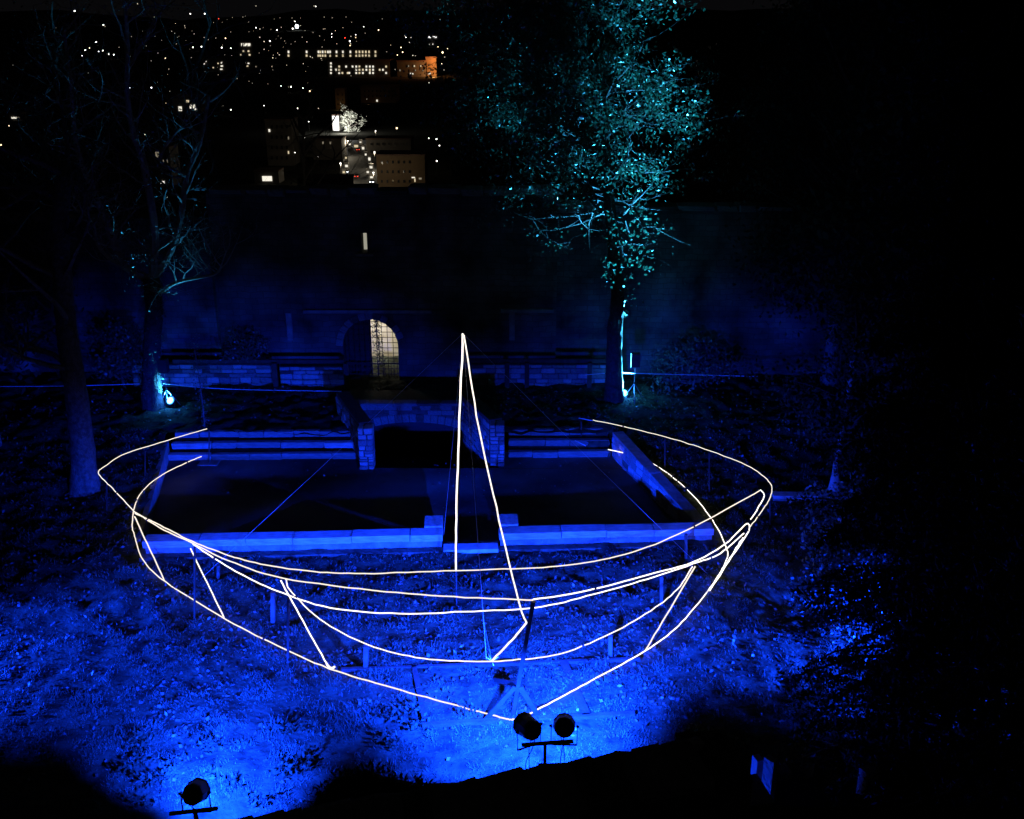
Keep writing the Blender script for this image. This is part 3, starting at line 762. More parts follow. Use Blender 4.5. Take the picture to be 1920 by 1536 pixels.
# further bare trees left (dark) and their city-screening twigs
def bare(label, px, Y, ht, seed, r=0.16, maxl=3, nl=9, gz=0.1, lean=0.0):
    rr = random.Random(seed); b = PY(px, 740, Y); b.z = gz
    t = thing('bare_tree', label, 'tree', b); mb = MB()
    pts = trunk_tube(mb, [b - Vector((0, 0, .1)), b + Vector((lean * .4 + rr.gauss(0, .1), 0, ht * .3)), b + Vector((lean * .7 + rr.gauss(0, .2), rr.gauss(0, .2), ht * .6)), b + Vector((lean, 0, ht))], r, r * .3, 1.3, 10, rr)
    mb.build('trunk', M['bark'], t, b, smooth=True); mb = MB(); s = []
    for i in range(nl):
        q = pts[rr.randint(7, len(pts) - 1)]; a = rr.uniform(0, 6.28)
        grow(mb, q, (math.cos(a), math.sin(a), rr.uniform(.3, .9)), ht * rr.uniform(.16, .3), r * .42, 0, maxl, rr, s)
    mb.build('limbs', M['bark'], t, b); return t, b, s
bare('tall bare tree at the far left edge, twigs crossing the city lights', -30, 28.5, 14, 31, 0.2, nl=13)
bare('dark bare tree between the two lit left trunks', 210, 37.5, 13, 32, 0.2, gz=-1, nl=14)
bare('slim bare tree just left of the gatehouse', 430, 37.6, 12, 33, 0.16, gz=-1, nl=13)
bare('bare tree behind the gatehouse in front of the bright street', 560, 48, 15.5, 34, 0.16, gz=-7, nl=12, lean=1.2)
bare('thin bare tree behind the wall left of the city street', 350, 50, 17, 36, 0.18, gz=-8, nl=12)

# leafy tree on the right, uplit aqua
b3 = PZ(1152, 752, 0.2)
t3 = thing('leafy_tree', 'large leafy tree lit aqua from below, right of the gate', 'tree', b3)
y3 = b3.y; mb = MB()
p3 = trunk_tube(mb, [b3 - Vector((0, 0, .2)), PY(1151, 690, y3), PY(1153, 620, y3), PY(1158, 560, y3), PY(1150, 470, y3), PY(1140, 360, y3 + .2), PY(1120, 220, y3 + .3), PY(1110, 60, y3 + .3), PY(1105, -120, y3)], 0.30, 0.10, 1.4)
mb.build('trunk', M['bark_dark'], t3, b3, smooth=True)
mb = MB(); sites = []; rr = random.Random(21)
def crown_r(z):      # radius of the crown by height above ground
    return float(np.interp(z, [4.2, 5.2, 7.0, 9.0, 11.5, 14, 17, 19], [0.8, 2.4, 4.2, 4.8, 4.6, 3.8, 2.4, 0.6]))
for i in range(64):
    q = p3[int(len(p3) * (0.57 + 0.41 * i / 64))]; a = i * 2.4 + rr.uniform(-.3, .3)
    grow(mb, q, (math.cos(a) - .62, math.sin(a), rr.uniform(-.15, .35)), crown_r(q.z) * rr.uniform(.5, .95) * 1.02, 0.055, 1, 3, rr, sites, up=0.03, kids=(3, 5))
mb.build('limbs', M['bark_dark'], t3, b3)
P = []
for s in sites:
    if rr.random() < 0.66:
        for _ in range(rr.randint(6, 46)): P.append((s.x + rr.gauss(0, .2), s.y + rr.gauss(0, .2), s.z + rr.gauss(0, .16)))
P = [(p[0] - .35, p[1], p[2]) for p in P if p[2] > 4.9 + 1.5 * float(vnoise(p[0], p[1], 1.3)) and rr.random() < np.interp(p[2], [4.5, 6.5, 9, 12], [.10, .22, .7, 1])]
P = [p for p in P if float(vnoise(p[0] + .6 * p[1] + 31, p[2] - .5 * p[1] + 17, .75)) + .5 * float(vnoise(p[0] + 7, p[2] + p[1], .33)) > -.18]
if len(P) > 80000: P = rr.sample(P, 80000)
leaves('crown', P, 0.12, 0.075, M['leaf'], t3, b3, droop=0.5)
iv = []
for _ in range(60):
    p = R.choice(p3[12:26]); a = R.uniform(0, 6.28); iv.append((p.x + .30 * math.cos(a), p.y + .30 * math.sin(a), p.z + R.uniform(-.25, .25)))
leaves('ivy', iv, 0.13, 0.09, M['ivy'], t3, b3)

# dark crowns filling the right
def dense(name, label, cat, b, ht, rad, n, seed, m='leaf_dark', zlow=1.5, lf=(0.22, 0.12), trunk_r=0.25, clumps=70):
    rr = random.Random(seed); b = Vector(b); t = thing(name, label, cat, b); mb = MB()
    trunk_tube(mb, [b - Vector((0, 0, .2)), b + Vector((rr.gauss(0, .15), 0, ht * .35)), b + Vector((rr.gauss(0, .3), 0, ht * .85))], trunk_r, trunk_r * .3, 1.4, 10, rr)
    cs = []
    for i in range(clumps):
        h = zlow + (ht - zlow) * rr.random() ** 0.9; f = (h - zlow) / (ht - zlow)
        pr = rad * (0.35 + 0.65 * math.sin(math.pi * min(1, f * .85 + .18))); a = rr.uniform(0, 6.28); rq = pr * math.sqrt(rr.random())
        c = b + Vector((rq * math.cos(a), rq * math.sin(a), h)); cs.append(c)
        mb.tube([b + Vector((0, 0, h * .75)), c], [0.05, 0.02], 4, cap=False)
    mb.build('trunk', M['bark'], t, b)
    C = np.array([tuple(c) for c in cs]); k = NP.integers(0, len(C), n)
    s = rad * 0.17
    P = C[k] + NP.normal(size=(n, 3)) * np.array([s, s, s * .75])
    P[:, 2] = np.maximum(P[:, 2], b.z + 0.15)
    leaves('crown', P, lf[0], lf[1], M[m], t, b, droop=.4); return t
dense('evergreen_tree', 'tall black evergreen just right of the aqua lit tree', 'tree', (11.6, 34.8, .2), 17, 3.4, 42000, 41, clumps=150, zlow=2.2, lf=(.2, .12))
dense('evergreen_tree', 'black evergreen mass at the upper right edge', 'tree', (15.0, 31.0, .2), 19, 4.6, 30000, 42, clumps=170, zlow=1.4, lf=(.34, .2))
dense('evergreen_tree', 'black evergreen behind the foreground conifer, right of centre', 'tree', (13.2, 26.5, .2), 16.5, 3.4, 26000, 43, clumps=150, zlow=2.8, lf=(.3, .18))
dense('evergreen_tree', 'dark round tree at the left, beyond the bare trees', 'tree', (-20, 33, .1), 9.0, 4.2, 14000, 44, clumps=90, zlow=1.6, lf=(.3, .18))
dense('evergreen_tree', 'dark rounded tree rising behind the gatehouse before the street', 'tree', (*PY(560, 360, 60.0)[:2], -14), 17.2, 3.0, 14000, 45, clumps=80, zlow=7, lf=(.3, .18))
dense('evergreen_tree', 'dark tree behind the rampart right of the bright street', 'tree', (*PY(905, 360, 50.0)[:2], -9), 19.0, 3.0, 14000, 46, clumps=80, zlow=7, lf=(.3, .18))
dense('shrub', 'dark shrub at the foot of the rampart near the left lamp', 'shrub', (-13.9, 34.2, .15), 2.4, 1.1, 2600, 47, clumps=30, zlow=.4, lf=(.14, .09), trunk_r=.05, m='ivy')
dense('shrub', 'speckled shrub over the low wall left of the gate', 'shrub', (-9.6, 34.9, .15), 2.0, 1.0, 2200, 48, clumps=30, zlow=.7, lf=(.12, .08), trunk_r=.05, m='ivy')
dense('shrub', 'low dark hedge shrub right of the aqua lit trunk', 'shrub', (6.4, 34.0, .15), 1.7, 1.4, 2600, 49, clumps=36, zlow=.3, lf=(.14, .09), trunk_r=.05, m='ivy')
dense('shrub', 'dark shrub mass by the right edge of the lawn', 'shrub', (8.6, 22.0, .1), 1.6, 1.5, 5200, 50, clumps=50, zlow=.15, lf=(.13, .08), trunk_r=.05, m='ivy')
dense('shrub', 'leafy shrub showing blue through the conifer gaps', 'shrub', (7.4, 18.4, .1), 2.1, 1.2, 5200, 51, clumps=50, zlow=.15, lf=(.11, .07), trunk_r=.05, m='ivy')
# slim tree whose lit foot shows at the right
b = PZ(1565, 922, 0.1); t = thing('slim_tree', 'slim tree whose flared foot catches blue light at the right', 'tree', b); mb = MB()
trunk_tube(mb, [b - Vector((0, 0, .1)), b + Vector((-.02, 0, .9)), b + Vector((0.05, 0, 2.4)), b + Vector((.1, .1, 5.5))], 0.12, 0.07, 2.3, 12)
mb.build('trunk', M['bark_pale'], t, b, smooth=True); mb = MB(); s = []
for i in range(9):
    a = i * 2.4; grow(mb, b + Vector((.02, 0, .85 + i * .5)), (math.cos(a), math.sin(a), .3), 1.5, .04, 1, 3, random.Random(60 + i), s)
leaves('ivy', [(b.x + R.gauss(0, .16), b.y - .05 + R.gauss(0, .14), b.z + R.uniform(.62, 5.4)) for _ in range(1500)], .13, .09, M['leaf_dark'], t, b)
mb.build('limbs', M['bark_dark'], t, b)
leaves('crown', [tuple(q + Vector((R.gauss(0, .2), R.gauss(0, .2), R.gauss(0, .2)))) for q in s for _ in range(12)], .15, .09, M['leaf_dark'], t, b)
a_, b_ = PZ(1448, 930, 0.12), PZ(1590, 932, 0.12)
slanted_wall('edging_stones', 'straight row of edging stones at the right of the court', (a_.x, a_.y), (b_.x, b_.y), -.1, .10, .10, .25, M['stone_dark'], stones=False)

# conifers in the right foreground
def conifer(label, b, ht, rad, n_br, seed, zlow):
    rr = random.Random(seed); b = Vector(b); t = thing('conifer', label, 'conifer', b); mb = MB()
    mb.tube([b, b + Vector((0, 0, ht * .5)), b + Vector((.1, 0, ht))], [.22, .15, .03], 10)
    mb.build('trunk', M['bark'], t, b); mb = MB(); P = []
    for i in range(n_br):
        h = zlow + (ht - zlow) * (i / n_br); f = i / n_br; a = i * 2.39996 + rr.uniform(-.4, .4)
        L = rad * (1 - 0.55 * f) * rr.uniform(.55, 1.08)
        d = Vector((math.cos(a), math.sin(a), rr.uniform(-.25, .45))); p = b + Vector((0, 0, h)); pts = [p]
        for k in range(7):
            d = (d + Vector((rr.gauss(0, .08), rr.gauss(0, .08), -0.10 + rr.gauss(0, .04)))).normalized(); p = p + d * L / 7; pts.append(p)
        mb.tube(pts, [.035 * (1 - k / 8.5) for k in range(8)], 4, cap=False)
        for k in range(1, 8):
            q0, q1 = pts[k - 1], pts[k]; sd = Vector((-d.y, d.x, 0))
            for _ in range(13):
                q = q0.lerp(q1, rr.random()); ln = .42 * (1 - .6 * k / 8) * rr.uniform(.5, 1.2); s = rr.choice((-1, 1)); dz = rr.uniform(-1.3, .25)
                for m_ in range(6):
                    u = ln * (m_ + rr.random()) / 6
                    P.append(tuple(q + sd * s * u + d * u * .5 + Vector((rr.gauss(0, .025), rr.gauss(0, .025), dz * u - .03))))
    mb.build('branches', M['bark'], t, b)
    leaves('needle_sprays', P, .10, .032, M['leaf_dark'], t, b, droop=.7)
conifer('tall black conifer with drooping sprays in the right foreground', (5.75, 12.2, 0.0), 16.0, 2.30, 330, 71, 1.0)
conifer('second black conifer at the far right foreground', (8.6, 13.8, 0.0), 17.0, 2.6, 250, 72, 1.2)
conifer('black conifer at the right edge close to the viewer', (5.7, 9.0, 2.0), 13.0, 1.9, 170, 73, 1.0)

# ------------------------------------------------------------------ foreground wall, ruin, shrubs near the lamps
fa, fb = PZ(330, 1560, 4.7), PZ(1250, 1392, 4.7)
d_ = (fb - fa).normalized(); base = (fa + fb) / 2; base.z = 0
fw = thing('terrace_wall', 'dark foreground terrace wall along the bottom edge of the picture', 'stone wall', base)
nrm = Vector((-d_.y, d_.x, 0))
aa = fa - d_ * 2.0; bbx = fb
cc = (aa + bbx) / 2 - nrm * 0.42; cc.z = 2.3
MB().box(cc, ((bbx - aa).length, 0.70, 4.62), math.atan2(d_.y, d_.x)).build('wall_core', M['dark_wall'], fw, base)
x = 0.0; L = (bbx - aa).length
while x < L:
    l = R.uniform(.16, .34); c = aa + d_ * (x + l / 2) - nrm * R.uniform(.35, .37)
    o = inst('coping_stone', R.choice(DSTONES), (c.x, c.y, 4.62 + R.uniform(-.012, .012)), (l * 1.25, .74, R.uniform(.16, .20)), math.atan2(d_.y, d_.x) + R.uniform(-.02, .02), fw, base)
    o.rotation_euler.x = R.uniform(-.03, .03); o.rotation_euler.y = R.uniform(-.025, .025); x += l
# terrace ground behind it, where the viewer's building stands
v = [(-9, 2.0, 4.5), (9, 2.0, 4.5), (9, 8.3, 4.5), (fb.x, fb.y - .75, 4.5), (fa.x - 2, fa.y - .95, 4.5), (-9, 6.6, 4.5)]
struct(MB().add(v, [(0, 1, 2, 3, 4, 5)]).build('terrace_ground', M['lawn']))
for px_, py_, yy_, wd_ in ((1325, 1402, 9.75, .62), (1362, 1430, 9.85, .45)):
    p_ = PY(px_, py_, yy_); MB().box((p_.x, p_.y, p_.z / 2), (wd_, .6, p_.z), .1).build('broken_wall_end', M['dark_wall'], fw, base)
jl = floodlight('small floodlight on the ground lighting the ruin door jamb', (1.55, 11.75, .75), (3.4, 11.3, 2.45), 520, 50)
# ruined round turret at the lower right
rb = PY(1520, 1500, 11.3); rb.z = 0.0
ru = thing('ruined_turret', 'ruined round stone turret stub with lit door jambs, lower right', 'ruin', rb)
def ring(a0, a1, r, z0, z1, name, m, th=.3, k=10):
    mb = MB(); v = []
    for i in range(k + 1):
        a = a0 + (a1 - a0) * i / k
        for rr_ in (r, r - th):
            for z in (z0, z1 + (0.06 * math.sin(i * 2.3) if z1 > z0 + 1 else 0)): v.append((rb.x + rr_ * math.cos(a), rb.y + rr_ * math.sin(a), z))
    f = []
    for i in range(k):
        o = i * 4; f += [(o, o + 1, o + 5, o + 4), (o + 2, o + 6, o + 7, o + 3), (o + 1, o + 3, o + 7, o + 5)]
    f += [(0, 2, 3, 1), (k * 4, k * 4 + 1, k * 4 + 3, k * 4 + 2)]
    return mb.add(v, f).build(name, m, ru, rb)
ring(3.95, 5.9, 0.85, 0, 2.25, 'curved_wall', M['dark_wall'], k=14)
ring(0.2, 2.6, 0.85, 0, 1.9, 'curved_wall', M['dark_wall'], k=14)
jp = PY(1418, 1455, 11.3); jp2 = PY(1442, 1460, 11.0); jp3 = PY(1626, 1470, 11.2)
MB().box(jp, (0.10, 0.14, 0.62), 0.3).build('door_jamb', M['slab'], ru, rb)
MB().box((jp.x, jp.y, jp.z / 2 - .16), (0.16, 0.2, jp.z - .32), 0.3).build('jamb_footing', M['stone_dark'], ru, rb)
MB().box(jp2, (0.16, 0.1, 0.66), -0.9).build('door_reveal', M['stone'], ru, rb)
MB().box(jp3, (0.24, 0.14, 0.55), 0.5).build('far_jamb', M['stone'], ru, rb)
cs = PY(1303, 1395, 9.6)
t = thing('loose_stone', 'single pale stone lying at the right end of the terrace wall', 'stone', cs)
inst('stone', STONES[2], cs, (.17, .15, .09), .4, t, cs)
MB().box((cs.x, cs.y, (cs.z - .06) / 2), (.2, .22, cs.z - .06)).build('stone_pier', M['dark_wall'], t, cs)
stp = PY(1385, 1490, 10.6)
t = thing('stone_landing', 'dim stone landing in front of the ruined turret', 'paving', stp)
MB().box(stp, (.75, .55, .10), .2).build('landing_slab', M['stone_dark'], t, stp)
MB().box((stp.x, stp.y, (stp.z - .05) / 2), (.7, .5, stp.z - .05), .2).build('landing_base', M['dark_wall'], t, stp)
dense('shrub', 'small leafy shrub at the foot of the ruined turret', 'shrub', (*PY(1500, 1520, 10.4)[:2], 0.4), 1.75, .35, 900, 81, clumps=16, zlow=1.1, lf=(.07, .045), trunk_r=.03, m='ivy')
# bank and tufts added to fill the dark gap between the lamp pools
mv = []; mf = []
for j in range(15):
    for i in range(33):
        x = -3.1 + 2.9 * i / 32; y = 9.3 + 1.9 * j / 14
        top = float(np.interp(x, [-3.1, -2.75, -2.5, -2.2, -1.8, -1.2, -.7, -.2], [1.0, 2.3, 2.9, 3.25, 3.3, 3.1, 2.9, 1.6]))
        mv.append((x, y, max(0, top * (1 - ((y - 10.25) / .98) ** 2 * .9) + .06 * float(vnoise(x, y, .3)) + .03 * float(vnoise(x, y, .12)))))
for j in range(14):
    for i in range(32):
        a = j * 33 + i; mf.append((a, a + 1, a + 34, a + 33))
struct(MB().add(mv, mf).build('earth_bank', M['lawn'], smooth=True))
Pq = [Vector(R.choice(mv[33:-33])) for _ in range(2600)]
leaves('bank_grass', [tuple(q + Vector((R.gauss(0, .05), R.gauss(0, .05), R.uniform(-.02, .06)))) for q in Pq if q.z > .5], .13, .03, M['leaf_dark'], droop=-1.0, kind='stuff')
P = []
for i in range(26):
    px, py = (R.uniform(215, 600), R.uniform(1370, 1510)) if i < 20 else (R.uniform(720, 900), R.uniform(1330, 1430))
    b = PZ(px, py, 0.02); h = R.uniform(.14, .34)
    P += [tuple(b + Vector((R.gauss(0, .11), R.gauss(0, .06), R.uniform(0, .9) * h))) for _ in range(40)]
leaves('shadow_weeds', P, .11, .06, M['leaf_dark'], droop=-.2, kind='stuff')  # dark tufts added for the shadow spots and streaks in the pools

# sapling by the left rear post of the boat
b = PZ(384, 803, 0.2); t = thing('sapling', 'thin leafy sapling beside the left rear post of the boat', 'sapling', b)
pts = spline([b, PY(380, 760, b.y), PY(372, 700, b.y), PY(362, 640, b.y)], 5)
MB().tube(pts, [.03 * (1 - i / 18) for i in range(len(pts))], 5).build('stem', M['bark'], t, b)
leaves('leaves', [tuple(R.choice(pts) + Vector((R.gauss(0, .12), R.gauss(0, .1), R.gauss(0, .12)))) for _ in range(300)], .08, .05, M['ivy'], t, b)

# ------------------------------------------------------------------ uplights, speakers, ropes
def uplight(label, pos, look, power, target, angle):
    pos = Vector(pos); d = Vector(look).normalized(); base = pos - Vector((0, 0, .22))
    t = thing('uplight', label, 'uplight', base)
    MB().lathe(pos - d * .16, d, [(0, .06), (.03, .12), (.14, .155), (.16, .16)], 14).build('housing', M['lamp_black'], t, base)
    MB().lathe(pos + d * .002, d, [(0, .12), (.012, .11)], 20).build('lens', E['aqua_lens'], t, base)
    sd = Vector((0, 0, 1)).cross(d).normalized(); br_ = MB()
    for s in (-1, 1): br_.bar(pos + sd * .14 * s - d * .06, base + sd * .14 * s, .012, .03)
    br_.bar(base + sd * .15, base - sd * .15, .03, .012); br_.build('bracket', M['lamp_black'], t, base)
    spot('lamp', pos + d * .05, target, power, angle, .6, AQUA, t, base, .07)
    l = bpy.data.lights.new('lamp_second_light', 'POINT'); l.energy = 60; l.color = (.02, .22, 1.0); l.shadow_soft_size = .1
    o = bpy.data.objects.new('lamp_second_light', l); COL.objects.link(o); o.parent = t; o.location = Vector((0, 0, .22)) + d * .2
uplight('glowing blue uplight at the foot of the bare left tree', PZ(319, 751, .42), (-.25, -.75, .6), POW_UP_L, (-12.6, 31.9, 7.0), 62)
uplight('glowing blue uplight at the foot of the leafy right tree', PZ(1170, 737, .42), (.05, -.7, .7), POW_UP_R, (0.4, 29.3, 12.0), 72)

def speaker(lab_s, lab_b, px, py_foot, box_h, flip=1):
    b = PZ(px, py_foot, .2); t = thing('tripod_stand', lab_s, 'stand', b)
    top = b + Vector((0, 0, 1.22))
    MB().tube([b + Vector((0, 0, .3)), top], .016, 7).build('pole', M['steel'], t, b)
    MB().lathe(b + Vector((0, 0, .62)), (0, 0, 1), [(0, .028), (.09, .028)], 8).build('collar', M['lamp_black'], t, b)
    for k in range(3):
        a = k * 2.094 + .5; MB().tube([b + Vector((0, 0, .65)), b + Vector((.4 * math.cos(a), .4 * math.sin(a), .02))], .012, 5).build('leg', M['steel'], t, b)
    MB().box(top + Vector((0, 0, .012)), (.26, .16, .024)).build('platform', M['steel'], t, b)
    c = top + Vector((0, 0, .03)); s = thing('loudspeaker', lab_b, 'loudspeaker', c)
    MB().box(c + Vector((0, 0, .24)), (.30, .27, .47)).build('cabinet', M['lamp_black'], s, c)
    MB().box(c + Vector((0, -.14, .24)), (.26, .012, .43)).build('front_grille', M['iron'], s, c)
    MB().lathe(c + Vector((0, -.147, .16)), (0, -1, 0), [(0, .10), (.006, .09)], 16).build('driver_ring', M['lamp_black'], s, c)
speaker('slim tripod stand beside the leafy right tree', 'dark loudspeaker box on the stand beside the leafy right tree', 1188, 752, .47)
speaker('slim tripod stand beside the bare left tree', 'dark loudspeaker box on the stand beside the bare left tree', 316, 764, .47)

def rope(label, pts, r=.012):
    p = spline(pts, 8); o = MB().tube(p, r, 5).build('rope', M['rope']); return tag(o, label, 'rope')
z9 = lambda px, py, Y: PY(px, py, Y)
rope('pale rope from the left edge to the bare uplit tree', [PY(-40, 725, y2 - .2), PY(120, 724, y2 - .25), PY(262, 720, y2 - .28)])
rope('pale rope sagging right from the bare uplit tree along the low wall', [PY(306, 719, y2 - .25), PY(380, 727, y2 - .1), PY(470, 731, y2 + .3), PY(640, 734, y2 + 1.2)])
rope('short pale rope left of the leafy tree trunk', [PY(1098, 703, y3 - .1), PY(1134, 700, y3 - .2)])
rope('pale rope running right from the leafy tree trunk', [PY(1168, 698, y3 - .26), PY(1185, 700, y3 - .2), PY(1300, 703, y3 + .1), PY(1420, 706, y3 + .3)])

# ------------------------------------------------------------------ the illuminated boat
bo = PZ(960, 1345, 0.0)
boat = thing('light_boat', 'large boat outline drawn with white light tubes over the blue lawn', 'light sculpture', bo)
E['led_b'] = emit('led_rope_light_worn', (1.0, 0.86, 0.72), 1.25, nee=True)
E['led_c'] = emit('led_rope_light_fresh', (1.0, 0.90, 0.80), 2.1, nee=True)
def tube_line(name, pts, r=0.0135, m=None, smooth=True, label=None):
    p = [PZ(*q) if not isinstance(q, Vector) else q for q in pts]
    p = spline(p, 7) if smooth else p
    p = [q + Vector((R.gauss(0, .004), R.gauss(0, .004), R.gauss(0, .004))) for q in p]
    o = MB().tube(p, r, 6).build(name, m or R.choice((E['led'], E['led_b'], E['led_c'])), boat, bo, smooth=True)
    if len(p) > 30:
        for q in range(R.randint(4, 8), len(p) - 3, R.randint(40, 75)):
            MB().tube([p[q], p[q].lerp(p[q + 1], min(1, .05 / max(.01, (p[q + 1] - p[q]).length)))], .019, 6).build('tube_clip', M['timber_dark'], boat, bo)
    if label: o['label'] = label
    return o
tube_line('gunwale_tube', [(250, 958, 1.6), (300, 990, 1.62), (360, 1018, 1.64), (430, 1052, 1.68), (530, 1084, 1.75), (700, 1107, 2.05), (850, 1119, 2.3), (1000, 1125, 2.55)])
tube_line('gunwale_tube', [(1000, 1125, 2.55), (1100, 1108, 2.25), (1200, 1082, 2.0), (1300, 1054, 1.8), (1360, 1020, 1.65), (1396, 985, 1.6), (1404, 984, 1.6), (1405, 994, 1.55)])
tube_line('rear_gunwale_tube', [(250, 958, 1.6), (215, 920, 1.55), (190, 895, 1.5), (185, 884, 1.5), (200, 872, 1.45), (232, 852, 1.4), (300, 830, 1.25), (388, 804, 1.1)], 0.012, E['led_dim'])
tube_line('rear_gunwale_tube', [(1405, 990, 1.58), (1432, 953, 1.5), (1446, 928, 1.48), (1445, 908, 1.45), (1425, 888, 1.4), (1390, 868, 1.3), (1310, 838, 1.2), (1250, 820, 1.1), (1170, 800, 1.0), (1112, 788, 1.0)], 0.012, E['led_dim'])
tube_line('keel_tube', [(378, 856, .05), (340, 872, .1), (300, 893, .1), (268, 920, .1), (253, 948, .12), (248, 985, .12), (255, 1015, .12), (268, 1050, .12), (310, 1091, .1), (425, 1162, .1), (520, 1211, .1), (618, 1254, .1), (720, 1285, .1), (830, 1316, .1), (930, 1343, .12), (960, 1350, .12)])
tube_line('keel_tube', [(960, 1350, .12), (985, 1342, .12), (1060, 1303, .1), (1130, 1265, .1), (1210, 1220, .1), (1265, 1180, .1), (1310, 1130, .1), (1345, 1082, .12), (1362, 1050, .12), (1363, 1030, .12), (1340, 982, .12), (1300, 930, .12), (1250, 886, .1), (1200, 858, .1), (1140, 843, .05)])
tube_line('deck_tube', [(252, 962, 1.58), (300, 985, 1.6), (360, 1015, 1.62), (430, 1042, 1.4), (500, 1060, 1.2), (600, 1073, 1.05), (700, 1075, .95), (855, 1070, .9), (1000, 1065, .95), (1100, 1055, 1.05), (1200, 1031, 1.2), (1300, 988, 1.35), (1425, 920, 1.5)])
tube_line('deck_tube', [(1426, 919, 1.5), (1433, 930, 1.5), (1420, 955, 1.52), (1408, 974, 1.55)])
tube_line('side_tube', [(362, 1020, 1.6), (400, 1046, 1.45), (460, 1081, 1.1), (530, 1112, .85), (620, 1140, .7), (750, 1151, .68), (870, 1147, .68), (1000, 1140, .7), (1100, 1118, .75), (1200, 1090, .95), (1300, 1057, 1.7), (1350, 1038, 1.65), (1395, 1000, 1.6)])
tube_line('side_tube', [(536, 1086, 1.7), (548, 1112, 1.5), (610, 1168, 1.0), (690, 1209, .7), (780, 1233, .62), (870, 1240, .6), (960, 1238, .6), (1050, 1226, .62), (1145, 1188, .7), (1220, 1145, 1.0), (1270, 1105, 1.35), (1298, 1062, 1.7)])
for a, b in (((252, 968, 1.55), (308, 1088, .12)), ((357, 1028, 1.58), (420, 1158, .14)), ((526, 1088, 1.7), (612, 1244, .12)), ((1304, 1062, 1.7), (1210, 1219, .12)), ((1393, 1008, 1.5), (1345, 1084, .12)), ((1404, 996, 1.5), (1330, 1108, .12))):
    tube_line('rib_tube', [a, tuple((np.array(a) * .5 + np.array(b) * .5)), b], 0.015)
tube_line('tube_end', [(612, 1244, .12), (620, 1253, .16), (628, 1250, .2)], 0.022)
mast_b = PZ(855, 1070, .9); mast_t = PY(868, 625, mast_b.y)
tube_line('mast_tube', [mast_b, PY(855, 1010, mast_b.y), PY(859, 850, mast_b.y), mast_t], 0.019)
k1 = PY(987, 1168, 15.95); k2 = PZ(922, 1239, .6)
tube_line('sail_tube', [PY(870, 628, mast_b.y), PY(894, 780, mast_b.y - 1.0), PY(930, 950, 18.0), PY(972, 1125, 16.3), k1], 0.015)
tube_line('sail_tube', [k1, PY(960, 1200, 16.5), k2], 0.02)
for q in ((908, 1230), (914, 1222), (935, 1232), (926, 1248)):
    tube_line('tube_tie', [k2, PZ(q[0], q[1], .62)], 0.009, M['rope'], smooth=False)
MB().tube([mast_b - Vector((0, 0, .9)), mast_b + Vector((0, .03, 0)), mast_t + Vector((0, .03, 0))], .018, 6).build('mast_pole', M['timber_dark'], boat, bo)
def wire(a, b, r=.003): MB().tube([a, Vector(a).lerp(Vector(b), .5) - Vector((0, 0, .03)), b], r, 5).build('stay_wire', M['wire'], boat, bo)
wire(mast_t, PZ(376, 1086, .05)); wire(mast_t, PZ(1325, 1075, .05)); wire(mast_t, PZ(832, 1003, .43)); wire(mast_t, PZ(912, 1236, .62), .005)
wire(PY(907, 1165, 17.6), PZ(922, 1238, .62), .003)
# prow post, braces and ground frame
MB().bar(bo + Vector((0, .02, -.1)), PZ(1000, 1128, 2.53), .075, .075).build('prow_post', M['iron'], boat, bo)
pm = bo.lerp(PZ(1000, 1128, 2.53), .28)
MB().bar(pm + Vector((-.05, -.03, 0)), PZ(908, 1352, .0), .03, .09).build('brace', M['iron'], boat, bo)
MB().bar(pm + Vector((.05, -.03, 0)), PZ(1012, 1348, .0), .03, .10).build('brace', M['iron'], boat, bo)
MB().bar(pm + Vector((0, .06, 0)), PZ(925, 1275, .0), .03, .09).build('brace', M['iron'], boat, bo)
for a, b, wd in (((792, 1359), (1190, 1338), .10), ((640, 1256), (1200, 1236), .07), ((1057, 1243), (1100, 1342), .16), ((776, 1250), (798, 1357), .10)):
    p, q = PZ(*a, .055), PZ(*b, .055); d = (q - p)
    MB().box((p + q) / 2, (d.length, wd, .07), math.atan2(d.y, d.x)).build('ground_beam', M['timber_dark'], boat, bo)
# stakes that carry the tubes
for x, yt, yb, wd in ((410, 1058, 1084, .10), (512, 1108, 1167, .12), (686, 1209, 1257, .12), (1144, 1190, 1233, .12), (1240, 1078, 1134, .10), (1286, 1000, 1046, .09), (365, 1024, 1160, .05), (540, 1120, 1240, .06)):
    f = PZ(x, yb, -.02); tp = PY(x, yt, f.y)
    MB().bar(f, tp - Vector((0, 0, .02)), wd, wd * .7).build('stake', M['timber_mid'] if wd > .07 else M['timber_dark'], boat, bo)
for x, yt, yb in ((272, 846, 905), (392, 806, 868), (1247, 822, 886), (1330, 850, 930), (1444, 930, 985), (200, 895, 960), (1090, 790, 840)):
    f = PZ(x, yb, -.05 if x not in (392, 1090) else COURT_Z); tp = PY(x, yt, f.y)
    MB().tube([f, tp], .022, 6).build('thin_post', M['timber_dark'], boat, bo)
pd = PZ(392, 868, COURT_Z + .02); MB().box(pd, (.6, .4, .03)).build('post_base', M['timber'], boat, bo)
for a, b in (((1085, 784, 1.0), (1112, 789, 1.0)), ((1078, 826, .1), (1098, 836, .1))):
    tube_line('tube_connector', [a, b], .014, M['rope'], smooth=False)

